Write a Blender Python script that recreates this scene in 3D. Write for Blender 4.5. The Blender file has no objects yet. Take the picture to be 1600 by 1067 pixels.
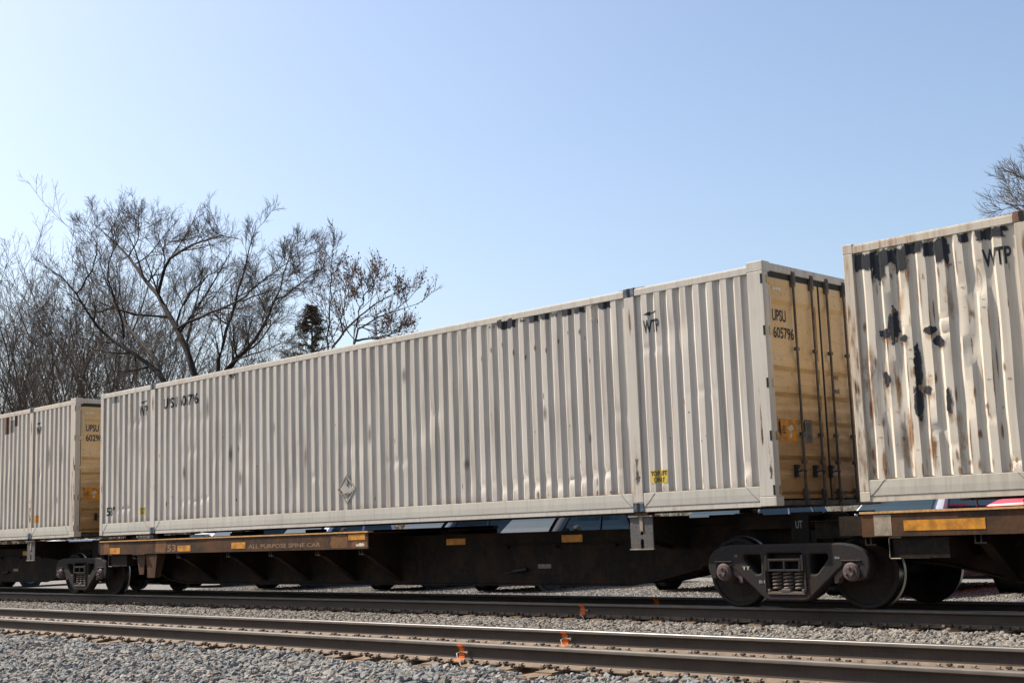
import bpy, bmesh, math, random
import numpy as np
from mathutils import Vector, Matrix
R = math.radians
rng = np.random.default_rng(7); random.seed(7)
scene = bpy.context.scene
COL = scene.collection

# ------------------------------------------------------------------ camera, world, sun, exposure
CAMP = np.array([24.5559, -14.231, 1.0222]); YAW, PITCH_A, ROLL, FPX = 0.7734, 0.1457, -0.0345, 2007.4
def cam_axes():
    f = np.array([-math.sin(YAW)*math.cos(PITCH_A), math.cos(YAW)*math.cos(PITCH_A), math.sin(PITCH_A)])
    r = np.array([math.cos(YAW), math.sin(YAW), 0]); u = np.cross(r, f)
    return r*math.cos(ROLL)+u*math.sin(ROLL), -r*math.sin(ROLL)+u*math.cos(ROLL), f
CR, CU, CF = cam_axes()
cam = bpy.data.cameras.new('camera'); camo = bpy.data.objects.new('camera', cam); COL.objects.link(camo)
m = Matrix.Identity(4)
for i in range(3):
    m[i][0], m[i][1], m[i][2], m[i][3] = CR[i], CU[i], -CF[i], CAMP[i]
camo.matrix_world = m
cam.sensor_width = 36; cam.lens = FPX*36/1600; cam.clip_start = 0.1; cam.clip_end = 3000
scene.camera = camo
scene.render.resolution_x, scene.render.resolution_y = 1024, 682

SUN = Vector((-0.622, -0.20, 0.0)); SUN.z = math.sqrt(1-SUN.x**2-SUN.y**2)
world = bpy.data.worlds.new('World'); scene.world = world; world.use_nodes = True
wn = world.node_tree.nodes; wl = world.node_tree.links
sky = wn.new('ShaderNodeTexSky'); sky.sky_type = 'NISHITA'; sky.sun_disc = False
sky.sun_elevation = math.asin(SUN.z); sky.sun_rotation = math.atan2(SUN.x, SUN.y)
sky.air_density = 1.0; sky.dust_density = 2.6; sky.ozone_density = 1.0; sky.altitude = 100
wl.new(sky.outputs[0], wn['Background'].inputs['Color']); wn['Background'].inputs['Strength'].default_value = 0.105
sun = bpy.data.lights.new('sun', 'SUN'); sun.energy = 5.0; sun.angle = R(0.53); sun.color = (1.0, 0.925, 0.82)
suno = bpy.data.objects.new('sun', sun); COL.objects.link(suno)
suno.rotation_euler = SUN.to_track_quat('Z', 'Y').to_euler()
scene.view_settings.view_transform = 'Standard'; scene.view_settings.look = 'None'
scene.view_settings.gamma = 1; scene.view_settings.exposure = 0.90
scene.render.engine = 'CYCLES'
scene.cycles.max_bounces = 6; scene.cycles.transparent_max_bounces = 40

def at(u, v, y):
    d = CF + CR*(u-800)/FPX - CU*(v-533.5)/FPX
    return CAMP + d*((y-CAMP[1])/d[1])

# ------------------------------------------------------------------ materials
class NT:
    def __init__(s, name):
        s.m = bpy.data.materials.new(name); s.m.use_nodes = True
        s.n = s.m.node_tree.nodes; s.l = s.m.node_tree.links; s.b = s.n['Principled BSDF']
        s.tc = None
    def add(s, t, **kw):
        n = s.n.new(t)
        for k, v in kw.items(): setattr(n, k, v)
        return n
    def lk(s, a, b): s.l.new(a, b)
    def coord(s, scale=(1, 1, 1), kind='Object', loc=(0, 0, 0)):
        if s.tc is None: s.tc = s.add('ShaderNodeTexCoord')
        mp = s.add('ShaderNodeMapping'); mp.inputs['Scale'].default_value = scale; mp.inputs['Location'].default_value = loc
        s.lk(s.tc.outputs[kind], mp.inputs[0]); return mp.outputs[0]
    def noise(s, vec, scale=5, detail=4, rough=.55, dist=0):
        n = s.add('ShaderNodeTexNoise'); n.inputs['Scale'].default_value = scale; n.inputs['Detail'].default_value = detail
        n.inputs['Roughness'].default_value = rough; n.inputs['Distortion'].default_value = dist
        s.lk(vec, n.inputs['Vector']); return n.outputs['Fac']
    def ramp(s, fac, stops, interp='LINEAR'):
        r = s.add('ShaderNodeValToRGB'); r.color_ramp.interpolation = interp
        e = r.color_ramp.elements
        while len(e) < len(stops): e.new(0.5)
        for i, (p, c) in enumerate(stops):
            e[i].position = p; e[i].color = (*c, 1) if len(c) == 3 else c
        s.lk(fac, r.inputs[0]); return r.outputs[0]
    def mask(s, fac, a, b): return s.ramp(fac, [(a, (0, 0, 0)), (b, (1, 1, 1))])
    def mix(s, fac, a, b, mode='MIX'):
        x = s.add('ShaderNodeMix', data_type='RGBA', blend_type=mode)
        for i, v in ((0, fac), (6, a), (7, b)):
            if isinstance(v, bpy.types.NodeSocket): s.lk(v, x.inputs[i])
            else: x.inputs[i].default_value = v if i == 0 else (*v, 1)
        return x.outputs[2]
    def math(s, op, a, b=0.0):
        x = s.add('ShaderNodeMath', operation=op)
        for i, v in ((0, a), (1, b)):
            if isinstance(v, bpy.types.NodeSocket): s.lk(v, x.inputs[i])
            else: x.inputs[i].default_value = v
        return x.outputs[0]
    def bump(s, h, strength=.3, dist=.01):
        b = s.add('ShaderNodeBump'); b.inputs['Strength'].default_value = strength; b.inputs['Distance'].default_value = dist
        s.lk(h, b.inputs['Height']); s.lk(b.outputs[0], s.b.inputs['Normal'])
    def set(s, col=None, rough=None, metal=None, spec=None):
        for k, v in (('Base Color', col), ('Roughness', rough), ('Metallic', metal), ('Specular IOR Level', spec)):
            if v is None: continue
            if isinstance(v, bpy.types.NodeSocket): s.lk(v, s.b.inputs[k])
            else: s.b.inputs[k].default_value = (*v, 1) if isinstance(v, tuple) else v
        return s.m

def simple(name, col, rough=.6, metal=0, var=.25, scale=6, spec=.4, bump=0):
    t = NT(name); v = t.coord()
    n = t.noise(v, scale, 5, .6)
    c = t.ramp(n, [(.3, tuple(x*(1-var) for x in col)), (.7, tuple(min(1, x*(1+var)) for x in col))])
    if bump: t.bump(n, bump, .02)
    return t.set(c, rough, metal, spec)

RUST = (0.20, 0.075, 0.025); RUSTD = (0.055, 0.022, 0.012)
def paint(name, base, rust, dirt=.5, seed=0.0, grime=(0.17, 0.135, 0.095), base_dirt=0.0):
    """weathered container paint: broad tone drift, vertical streaks, specks and rust bleeding in streaks"""
    t = NT(name); L = (seed, seed*.7, seed*.3)
    v = t.coord(loc=L); vs = t.coord((6.0, 6.0, .35), loc=L); vf = t.coord((26, 26, 1.1), loc=L)
    broad = t.noise(v, .55, 3); c = t.ramp(broad, [(.3, tuple(x*.91 for x in base)), (.7, tuple(min(1, x*1.05) for x in base))])
    st = t.noise(vs, 1.6, 5, .6); c = t.mix(t.math('MULTIPLY', t.mask(st, .50, .78), dirt*.8), c, grime)
    st2 = t.noise(vf, 1.2, 3, .5); c = t.mix(t.math('MULTIPLY', t.mask(st2, .52, .75), dirt*.45), c, tuple(x*1.2 for x in grime))
    fine = t.noise(v, 60, 3, .7); c = t.mix(t.math('MULTIPLY', t.mask(fine, .62, .72), dirt*.5), c, (0.17, 0.11, 0.06))
    if base_dirt:      # road dirt caked along the foot of the wall
        g = t.add('ShaderNodeSeparateXYZ'); t.lk(t.coord(), g.inputs[0])
        lowm = t.mask(t.math('ADD', t.math('MULTIPLY', g.outputs[2], -3.2), t.math('ADD', t.noise(t.coord((9, 9, 1.2)), 1.5, 6, .7), t.noise(v, .8, 3))), -.05, .75)
        c = t.mix(t.math('MULTIPLY', lowm, base_dirt), c, (0.21, 0.145, 0.085))
    # rust: streaks gated by patches
    patch = t.noise(v, 1.1, 4, .65, .4); gate = t.mask(patch, .60-.16*rust, .80-.14*rust)
    rs = t.noise(t.coord((14, 14, .8), loc=(seed+3, 1, 2)), 1.5, 6, .7)
    rm = t.math('MULTIPLY', gate, t.mask(rs, .56-.09*rust, .72-.07*rust))
    rc = t.ramp(t.noise(v, 34, 4, .7), [(.3, (0.13, 0.055, 0.025)), (.5, (0.27, 0.13, 0.05)), (.75, (0.38, 0.215, 0.10))])
    c = t.mix(t.math('MULTIPLY', rm, min(1, .35+.5*rust)), c, rc)
    # chips
    ch = t.noise(v, 18, 5, .75); cm = t.mask(ch, .735-.035*rust, .75-.03*rust)
    c = t.mix(cm, c, RUSTD)
    t.bump(t.noise(v, 3.2, 3, .5), .10, .02)
    return t.set(c, t.ramp(fine, [(.3, (.42,)*3), (.8, (.62,)*3)]), 0, .25)

M = {}
M['paint_main'] = paint('paint_main', (0.508, 0.464, 0.405), .3, .8, 0, base_dirt=.75)
M['paint_left'] = paint('paint_left', (0.508, 0.455, 0.386), .4, .75, 41, base_dirt=.8)
M['paint_right'] = paint('paint_right', (0.540, 0.482, 0.395), .7, .38, 83)
M['frame_main'] = paint('frame_main', (0.495, 0.455, 0.395), .8, .5, 11)
M['frame_left'] = paint('frame_left', (0.495, 0.437, 0.363), .75, .6, 57)
M['frame_right'] = paint('frame_right', (0.513, 0.450, 0.358), 1.05, .55, 91)
M['rail_main'] = paint('rail_main', (0.450, 0.428, 0.372), .15, .4, 19)
M['rail_left'] = paint('rail_left', (0.450, 0.428, 0.372), .25, .45, 29)
M['rail_right'] = paint('rail_right', (0.459, 0.423, 0.353), .4, .5, 39)
def door_paint():
    t = NT('door_paint'); v = t.coord()
    n = t.noise(v, 1.2, 4, .55); c = t.ramp(n, [(.3, (0.5336, 0.3588, 0.1702)), (.7, (0.6072, 0.4416, 0.2484))])
    g = t.add('ShaderNodeSeparateXYZ'); t.lk(t.coord(), g.inputs[0])
    low = t.math('MULTIPLY', t.mask(t.math('ADD', t.math('MULTIPLY', g.outputs[2], -.42), t.math('MULTIPLY', t.noise(t.coord((.5, .5, 3.5)), 2.0, 6, .7), 1.4)), -.15, .55), .85)
    c = t.mix(low, c, (0.2576, 0.1334, 0.0460))
    for sc, lo, hi, am, col in ((22, .63, .69, .7, (0.1840, 0.1058, 0.0460)), (9, .62, .74, .4, (0.2668, 0.1564, 0.0736))):
        sp = t.noise(t.coord((1, 1, .8)), sc, 3, .6); c = t.mix(t.math('MULTIPLY', t.mask(sp, lo, hi), am), c, col)
    st = t.noise(t.coord((9, 9, .5)), 1.5, 5, .7); c = t.mix(t.math('MULTIPLY', t.mask(st, .58, .74), .35), c, (0.2392, 0.1380, 0.0598))
    return t.set(c, .55, 0, .3)
M['door'] = door_paint()
M['tar'] = simple('tar', (0.018, 0.019, 0.022), .55, 0, .5, 14, .5, .4)
M['dirt'] = simple('dirt', (0.12, 0.075, 0.04), .9, 0, .4, 9, .1)
M['ink'] = simple('ink', (0.02, 0.022, 0.026), .6, 0, .3, 30)
M['gasket'] = simple('gasket', (0.018, 0.018, 0.018), .7)
M['rod'] = simple('rod', (0.085, 0.07, 0.055), .5, .3, .5, 9)
M['castblue'] = simple('castblue', (0.075, 0.095, 0.125), .55, .3, .6, 16)
M['castrust'] = simple('castrust', (0.13, 0.07, 0.04), .7, .2, .6, 22)
M['yellow'] = simple('yellow', (0.50, 0.36, 0.05), .5, 0, .2, 20)
M['reflector'] = simple('reflector', (0.46, 0.185, 0.012), .5, 0, .45, 9)
M['hole'] = simple('hole', (0.006, 0.006, 0.007), .9)
M['pale'] = simple('pale', (0.50, 0.44, 0.34), .7, 0, .35, 14)
M['palepatch'] = simple('palepatch', (0.26, 0.21, 0.15), .7, 0, .4, 10)
M['greyplate'] = simple('greyplate', (0.13, 0.11, 0.09), .5, .3, .4, 20)
M['silverframe'] = simple('silverframe', (0.24, 0.225, 0.20), .5, .3, .45, 14)
M['bluebit'] = simple('bluebit', (0.22, 0.33, 0.5), .5)
M['rustbrown'] = simple('rustbrown', (0.11, 0.045, 0.025), .8, 0, .4, 12)
M['patchgrey'] = simple('patchgrey', (0.16, 0.155, 0.145), .7, 0, .3, 12)
def stain(name, col, k=.9, lo=.25, hi=.6, sc=6.0, amount=1.0, box=False, rough=.7, stretch=(1, 1, .35)):
    """a mark with a ragged, noise-broken edge: its border thins out to the paint below"""
    t = NT(name); g = t.add('ShaderNodeSeparateXYZ'); t.lk(t.coord(kind='Generated'), g.inputs[0])
    a = t.math('ABSOLUTE', t.math('SUBTRACT', t.math('MULTIPLY', g.outputs[0], 2), 1)); b = t.math('ABSOLUTE', t.math('SUBTRACT', t.math('MULTIPLY', g.outputs[2], 2), 1))
    if box: e = t.math('SUBTRACT', 1, t.math('MAXIMUM', a, b))
    else: e = t.math('SUBTRACT', 1, t.math('SQRT', t.math('ADD', t.math('MULTIPLY', a, a), t.math('MULTIPLY', b, b))))
    n = t.noise(t.coord(stretch), sc, 5, .65, .3); v = t.math('ADD', e, t.math('MULTIPLY', t.math('SUBTRACT', n, .5), k*2))
    al = t.math('MULTIPLY', t.mask(v, lo, hi), amount)
    n2 = t.noise(t.coord(), 25, 4, .7); t.set(t.ramp(n2, [(.3, tuple(x*.7 for x in col)), (.7, tuple(x*1.3 for x in col))]), rough, 0, .3)
    tr = t.add('ShaderNodeBsdfTransparent'); mx = t.add('ShaderNodeMixShader'); t.lk(al, mx.inputs[0]); t.lk(tr.outputs[0], mx.inputs[1]); t.lk(t.b.outputs[0], mx.inputs[2])
    t.lk(mx.outputs[0], t.n['Material Output'].inputs['Surface']); return t.m
M['orange'] = stain('marking_orange', (0.62, 0.125, 0.012), .55, .02, .38, 26, .92, True, .8, (1, 1, .7))
M['tarmark'] = stain('tarmark', (0.016, 0.017, 0.02), 1.0, .14, .30, 20, 1, False, .5, (1, 1, .6))
M['taredge'] = stain('taredge', (0.016, 0.017, 0.02), .9, .10, .26, 15, 1, True, .5, (1, 1, .45))
M['ruststain'] = stain('ruststain', (0.34, 0.20, 0.095), 1.3, .3, 1.2, 11, .5)
M['rustrun'] = stain('rustrun', (0.22, 0.105, 0.042), 1.3, .45, .95, 18, .8, False, .8, (1, 1, .12))
M['softstain'] = stain('softstain', (0.15, 0.13, 0.11), .5, .1, .9, 5, .6)
M['scuff'] = stain('scuff', (0.06, 0.055, 0.05), 1.3, .55, .8, 16, .8, False, .7, (1, 1, .5))
M['smudge'] = simple('smudge', (0.33, 0.30, 0.265), .6, 0, .12, 8)

def grimy(name, dark, rust, amt, rough=.65, scale=1.6, metal=.1):
    t = NT(name); v = t.coord()
    n = t.noise(v, scale, 6, .68, .3); n2 = t.noise(v, scale*9, 5, .7); n3 = t.noise(t.coord((3, 3, .6)), scale*3, 4, .6)
    c = t.ramp(n2, [(.3, tuple(x*.6 for x in dark)), (.75, tuple(x*1.5 for x in dark))])
    c = t.mix(t.math('MULTIPLY', t.mask(n, .62-.3*amt, .85-.3*amt), .8), c, rust)
    c = t.mix(t.math('MULTIPLY', t.mask(n3, .55, .75), .4*amt), c, tuple(x*1.7 for x in rust))
    t.bump(n2, .3, .012)
    return t.set(c, min(1, rough+.15), metal*.3, .14)
M['sill'] = grimy('sill', (0.014, 0.011, 0.009), (0.048, 0.025, 0.012), .5)
M['sideplate'] = grimy('sideplate', (0.0422, 0.0272, 0.0190), (0.1156, 0.0530, 0.0218), .66, .6, 1.6)
M['wornedge'] = grimy('wornedge', (0.46, 0.25, 0.10), (0.58, 0.35, 0.16), .6, .5, 4)
M['truck'] = grimy('truck', (0.0233, 0.0208, 0.0202), (0.0379, 0.0245, 0.0171), .5, .6, 5)
M['spring'] = grimy('spring', (0.115, 0.094, 0.079), (0.144, 0.086, 0.054), .5, .5, 8)
M['wheel'] = grimy('wheel', (0.0241, 0.0196, 0.0174), (0.0342, 0.0202, 0.0140), .5, .55, 3, .4)
M['tread'] = simple('tread', (0.302, 0.302, 0.310), .28, 1, .2)
M['bearing'] = grimy('bearing', (0.094, 0.072, 0.068), (0.115, 0.054, 0.043), .5, .5, 8)
M['bracket'] = grimy('bracket', (0.101, 0.094, 0.090), (0.108, 0.072, 0.050), .25, .55, 5)
M['rustpatch'] = grimy('rustpatch', (0.1360, 0.0680, 0.0320), (0.2000, 0.1000, 0.0400), .6, .6, 5)
M['chalk'] = simple('chalk', (0.2100, 0.2050, 0.1950), .9, 0, .3, 40)
M['stencil'] = simple('stencil', (0.1879, 0.1065, 0.0532), .7, 0, .35, 30)

def rail_mat():
    t = NT('rail_side'); v = t.coord((.25, 1, 1)); n = t.noise(v, 9, 5, .6); n2 = t.noise(t.coord((18, 1, 1)), 2, 4, .6)
    c = t.ramp(n, [(.3, (0.0352, 0.0253, 0.0193)), (.7, (0.0600, 0.0435, 0.0319))])
    c = t.mix(t.math('MULTIPLY', t.mask(n2, .5, .75), .4), c, (0.0825, 0.0600, 0.0435))
    return t.set(c, .7, 0, .3)
M['rail_side'] = rail_mat()
M['rail_dust'] = simple('rail_dust', (0.1221, 0.0871, 0.0594), .8, 0, .3, 7)
M['rail_head'] = simple('rail_head', (0.0938, 0.0788, 0.0630), .6, .1, .25, 5)
def rail_top():
    t = NT('rail_top'); n = t.noise(t.coord((.3, 60, 1)), 3, 4, .6)
    c = t.ramp(n, [(.3, (0.09, 0.083, 0.08)), (.7, (0.17, 0.16, 0.155))])
    return t.set(c, t.ramp(n, [(.3, (.32,)*3), (.7, (.38,)*3)]), .55)
M['rail_top'] = rail_top()
def tie_mat():
    t = NT('tie_wood'); v = t.coord((14, 1.2, 14), kind='Object'); n = t.noise(v, 2.5, 6, .7); n2 = t.noise(t.coord(), 9, 4)
    c = t.ramp(n, [(.3, (0.072, 0.047, 0.030)), (.55, (0.180, 0.115, 0.072)), (.8, (0.302, 0.209, 0.133))])
    t.bump(n, .5, .01); return t.set(c, .85, 0, .2)
M['tie'] = tie_mat()
M['plate'] = simple('tie_plate_steel', (0.1440, 0.1008, 0.0645), .75, .1, .3, 14)
M['spike'] = simple('spike_steel', (0.0780, 0.0552, 0.0396), .7, .2, .3, 14)
M['wire'] = simple('wire', (0.35, 0.30, 0.25), .4, .6)

def stone_mat():
    t = NT('ballast_stone'); oi = t.add('ShaderNodeObjectInfo'); r = oi.outputs['Random']
    c = t.ramp(r, [(0, (0.0549, 0.0581, 0.0614)), (.18, (0.1097, 0.1162, 0.1195)), (.40, (0.1742, 0.1774, 0.1742)), (.55, (0.1290, 0.1322, 0.1290)), (.66, (0.2322, 0.2258, 0.2097)),
                   (.76, (0.1484, 0.1225, 0.0935)), (.86, (0.2000, 0.1678, 0.1258)), (.92, (0.2709, 0.2581, 0.2322)), (.96, (0.1290, 0.0774, 0.0516)), (1, (0.0387, 0.0420, 0.0452))])
    n = t.noise(t.coord(kind='Generated'), 3, 5, .7); c = t.mix(t.math('MULTIPLY', t.mask(n, .35, .75), .3), c, (0.2322, 0.2129, 0.1806))
    return t.set(c, .85, 0, .25)
M['stone'] = stone_mat()
def dusty_stone():
    t = NT('ballast_stone_dusty'); oi = t.add('ShaderNodeObjectInfo'); r = oi.outputs['Random']
    c = t.ramp(r, [(0, (0.0932, 0.0794, 0.0651)), (.3, (0.1534, 0.1351, 0.1144)), (.55, (0.1959, 0.1816, 0.1609)), (.75, (0.2192, 0.1912, 0.1534)), (.9, (0.1678, 0.1609, 0.1534)), (1, (0.0699, 0.0582, 0.0515))])
    return t.set(c, .9, 0, .2)
M['stone_dusty'] = dusty_stone()
def gravel(name, cols, sc=22, bump=.8):
    t = NT(name); v = t.coord(); vo = t.add('ShaderNodeTexVoronoi'); vo.inputs['Scale'].default_value = sc; t.lk(v, vo.inputs['Vector'])
    sp = t.add('ShaderNodeSeparateColor'); t.lk(vo.outputs['Color'], sp.inputs[0])
    c = t.ramp(sp.outputs[0], [(0, cols[0]), (.5, cols[1]), (1, cols[2])])
    br = t.noise(v, .35, 4, .6); c = t.mix(t.math('MULTIPLY', t.mask(br, .4, .7), .5), c, cols[1])
    h = t.math('ADD', t.math('MULTIPLY', vo.outputs['Distance'], -1.0), t.noise(v, sc*2, 3))
    t.bump(h, bump, .02); return t.set(c, .9, 0, .2)
M['bed'] = gravel('ballast_bed', ((0.0443, 0.0377, 0.0316), (0.0791, 0.0694, 0.0602), (0.1137, 0.1045, 0.0918)), 18)
M['lot'] = gravel('gravel_lot', ((0.0892, 0.0842, 0.0790), (0.1581, 0.1505, 0.1394), (0.2321, 0.2210, 0.2057)), 26)
M['ground'] = gravel('ground_soil', ((0.0476, 0.0391, 0.0263), (0.1003, 0.0816, 0.0553), (0.1419, 0.1215, 0.0842)), 5, .5)
def bark(name, a, b):
    t = NT(name); n = t.noise(t.coord((1, 1, .3)), 5, 5, .7); t.bump(n, .6, .03)
    return t.set(t.ramp(n, [(.3, a), (.7, b)]), .9, 0, .15)
M['bark'] = bark('bark', (0.0188, 0.0150, 0.0128), (0.0473, 0.0390, 0.0330))
M['bark2'] = bark('bark_grey', (0.0410, 0.0336, 0.0273), (0.0872, 0.0725, 0.0609))
M['twig'] = simple('twig', (0.105, 0.084, 0.067), .9, 0, .3, 3, .15)
M['twig2'] = simple('twig_brown', (0.135, 0.106, 0.083), .9, 0, .3, 3, .15)
M['bud'] = simple('bud', (0.13, 0.055, 0.042), .8, 0, .4, 3, .2)
M['needle'] = simple('needle', (0.033, 0.030, 0.015), .85, 0, .5, 2.5, .2)
M['dryleaf'] = simple('dryleaf', (0.110, 0.066, 0.033), .85, 0, .5, 2.5, .2)
M['glass'] = simple('car_glass', (0.010, 0.026, 0.036), .05, 0, .1, 3, .4)
M['tyre'] = simple('tyre', (0.018, 0.018, 0.018), .8)
M['alloy'] = simple('alloy', (0.5, 0.5, 0.52), .3, .9, .1)
M['trim'] = simple('trim', (0.015, 0.015, 0.016), .5)
M['lamp'] = simple('lamp_lens', (0.55, 0.57, 0.6), .12, .2, .2)
def carpaint(name, c):
    t = NT(name); t.set(c, .35, .25, .5); t.b.inputs['Coat Weight'].default_value = .4 if name != 'car_red' else .05; t.b.inputs['Coat Roughness'].default_value = .05
    return t.m
M['car_blue'] = carpaint('car_silverblue', (0.42, 0.47, 0.60)); M['car_black'] = carpaint('car_black', (0.012, 0.013, 0.016))
M['car_navy'] = carpaint('car_navy', (0.03, 0.04, 0.07)); M['car_silver'] = carpaint('car_silver', (0.50, 0.51, 0.55))
M['car_red'] = carpaint('car_red', (0.50, 0.008, 0.010)); M['car_white'] = carpaint('car_white', (0.72, 0.73, 0.74))

# ------------------------------------------------------------------ mesh helpers
class MB:
    def __init__(s): s.v = []; s.f = []; s.mi = []
    def poly(s, pts, mi=0):
        n = len(s.v); s.v += [tuple(p) for p in pts]; s.f.append(tuple(range(n, n+len(pts)))); s.mi.append(mi)
    def box(s, x0, x1, y0, y1, z0, z1, mi=0):
        n = len(s.v)
        s.v += [(x0, y0, z0), (x1, y0, z0), (x1, y1, z0), (x0, y1, z0), (x0, y0, z1), (x1, y0, z1), (x1, y1, z1), (x0, y1, z1)]
        for q in ((0, 3, 2, 1), (4, 5, 6, 7), (0, 1, 5, 4), (1, 2, 6, 5), (2, 3, 7, 6), (3, 0, 4, 7)):
            s.f.append(tuple(n+i for i in q)); s.mi.append(mi)
    def prism(s, pts, axis, a, b, mi=0):
        """closed 2-D polygon (in the other two axes, cyclic order) extruded along axis from a to b"""
        n = len(s.v); k = len(pts)
        for t in (a, b):
            for p in pts:
                q = list(p); q.insert(axis, t); s.v.append(tuple(q))
        s.f.append(tuple(n+i for i in range(k))); s.f.append(tuple(n+k+i for i in reversed(range(k)))); s.mi += [mi, mi]
        for i in range(k):
            j = (i+1) % k; s.f.append((n+j, n+i, n+k+i, n+k+j)); s.mi.append(mi)
    def lathe(s, prof, axis, centre, seg=24, mi=None):
        """prof: list of (r, a) along axis; mi: material index per span"""
        n = len(s.v); k = len(prof); o = [i for i in range(3) if i != axis]
        for j in range(seg):
            th = 2*math.pi*j/seg
            for r, a in prof:
                q = [0, 0, 0]; q[axis] = centre[axis]+a; q[o[0]] = centre[o[0]]+r*math.cos(th); q[o[1]] = centre[o[1]]+r*math.sin(th)
                s.v.append(tuple(q))
        for j in range(seg):
            j2 = (j+1) % seg
            for i in range(k-1):
                s.f.append((n+j*k+i, n+j*k+i+1, n+j2*k+i+1, n+j2*k+i)); s.mi.append(mi[i] if mi else 0)
    def tube(s, pts, r, sides=8, mi=0):
        P = [Vector(p) for p in pts]; n = len(s.v)
        rr = r if isinstance(r, (list, tuple)) else [r]*len(P)
        for i, p in enumerate(P):
            t = (P[min(i+1, len(P)-1)]-P[max(i-1, 0)]).normalized()
            a = t.cross(Vector((0, 0, 1)));
            if a.length < .05: a = t.cross(Vector((1, 0, 0)))
            a.normalize(); b = t.cross(a)
            for j in range(sides):
                th = 2*math.pi*j/sides; s.v.append(tuple(p+(a*math.cos(th)+b*math.sin(th))*rr[i]))
        for i in range(len(P)-1):
            for j in range(sides):
                j2 = (j+1) % sides; s.f.append((n+i*sides+j, n+i*sides+j2, n+(i+1)*sides+j2, n+(i+1)*sides+j)); s.mi.append(mi)
        s.f.append(tuple(n+j for j in reversed(range(sides)))); s.f.append(tuple(n+(len(P)-1)*sides+j for j in range(sides))); s.mi += [mi, mi]
    def mesh(s, name, mats, smooth=None):
        me = bpy.data.meshes.new(name); me.from_pydata(s.v, [], s.f)
        for mt in (mats if isinstance(mats, (list, tuple)) else [mats]): me.materials.append(mt)
        if any(s.mi): me.polygons.foreach_set('material_index', s.mi)
        bm = bmesh.new(); bm.from_mesh(me); bmesh.ops.recalc_face_normals(bm, faces=bm.faces); bm.to_mesh(me); bm.free()
        if smooth is not None: smoothen(me, smooth)
        me.update(); return me
    def build(s, name, mats, parent=None, smooth=None, bevel=0):
        return link(name, s.mesh(name, mats, smooth), parent, bevel)
def smoothen(me, deg):
    me.polygons.foreach_set('use_smooth', [True]*len(me.polygons)); me.set_sharp_from_angle(angle=R(deg))
def link(name, me, parent=None, bevel=0, loc=None):
    o = bpy.data.objects.new(name, me); COL.objects.link(o)
    if parent is not None: o.parent = parent
    if loc is not None: o.location = loc
    if bevel:
        b = o.modifiers.new('bevel', 'BEVEL'); b.width = bevel; b.segments = 2; b.limit_method = 'ANGLE'; b.angle_limit = R(40)
    return o
def thing(name, label, cat, loc=(0, 0, 0), group=None, rz=0):
    o = bpy.data.objects.new(name, None); COL.objects.link(o); o.location = loc; o.rotation_euler.z = rz; o.empty_display_size = .2
    return tag(o, label, cat, group)
def tag(o, label=None, cat=None, group=None, kind=None):
    for k, v in (('label', label), ('category', cat), ('group', group), ('kind', kind)):
        if v: o[k] = v
    return o
def np_mesh(name, verts, quads, mat):
    me = bpy.data.meshes.new(name); n = len(quads); k = quads.shape[1]
    me.vertices.add(len(verts)); me.vertices.foreach_set('co', np.asarray(verts, np.float32).ravel())
    me.loops.add(n*k); me.loops.foreach_set('vertex_index', quads.astype(np.int32).ravel())
    me.polygons.add(n); me.polygons.foreach_set('loop_start', np.arange(0, n*k, k, dtype=np.int32))
    me.materials.append(mat); me.update(); me.validate(); return me
_tcache = {}
def text_bm(s):
    """flat lettering as a bmesh normalised to the unit box"""
    c = bpy.data.curves.new('t', 'FONT'); c.body = s; c.resolution_u = 3; c.offset = .024; c.align_x = 'CENTER'; c.space_line = .95
    o = bpy.data.objects.new('t', c); COL.objects.link(o); dg = bpy.context.evaluated_depsgraph_get(); dg.update()
    me = bpy.data.meshes.new_from_object(o.evaluated_get(dg)); bm = bmesh.new(); bm.from_mesh(me)
    bpy.data.objects.remove(o); bpy.data.curves.remove(c); bpy.data.meshes.remove(me)
    xs = [v.co.x for v in bm.verts]; ys = [v.co.y for v in bm.verts]
    x0, x1, y0, y1 = min(xs), max(xs), min(ys), max(ys)
    for v in bm.verts: v.co = Vector(((v.co.x-x0)/(x1-x0), 0, (v.co.y-y0)/(y1-y0)))
    return bm
def bm_link(name, bm, mat, parent):
    me = bpy.data.meshes.new(name); bm.to_mesh(me); bm.free(); me.materials.append(mat); return link(name, me, parent)
def flat_text(name, s, mat, parent, x0, x1, z0, z1, y):
    bm = text_bm(s)
    for v in bm.verts: v.co = Vector((x0+v.co.x*(x1-x0), y, z0+v.co.z*(z1-z0)))
    return bm_link(name, bm, mat, parent)
def door_text(name, s, mat, parent, y0, y1, z0, z1, x):
    bm = text_bm(s)
    for v in bm.verts: v.co = Vector((x, y0+v.co.x*(y1-y0), z0+v.co.z*(z1-z0)))
    return bm_link(name, bm, mat, parent)

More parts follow.
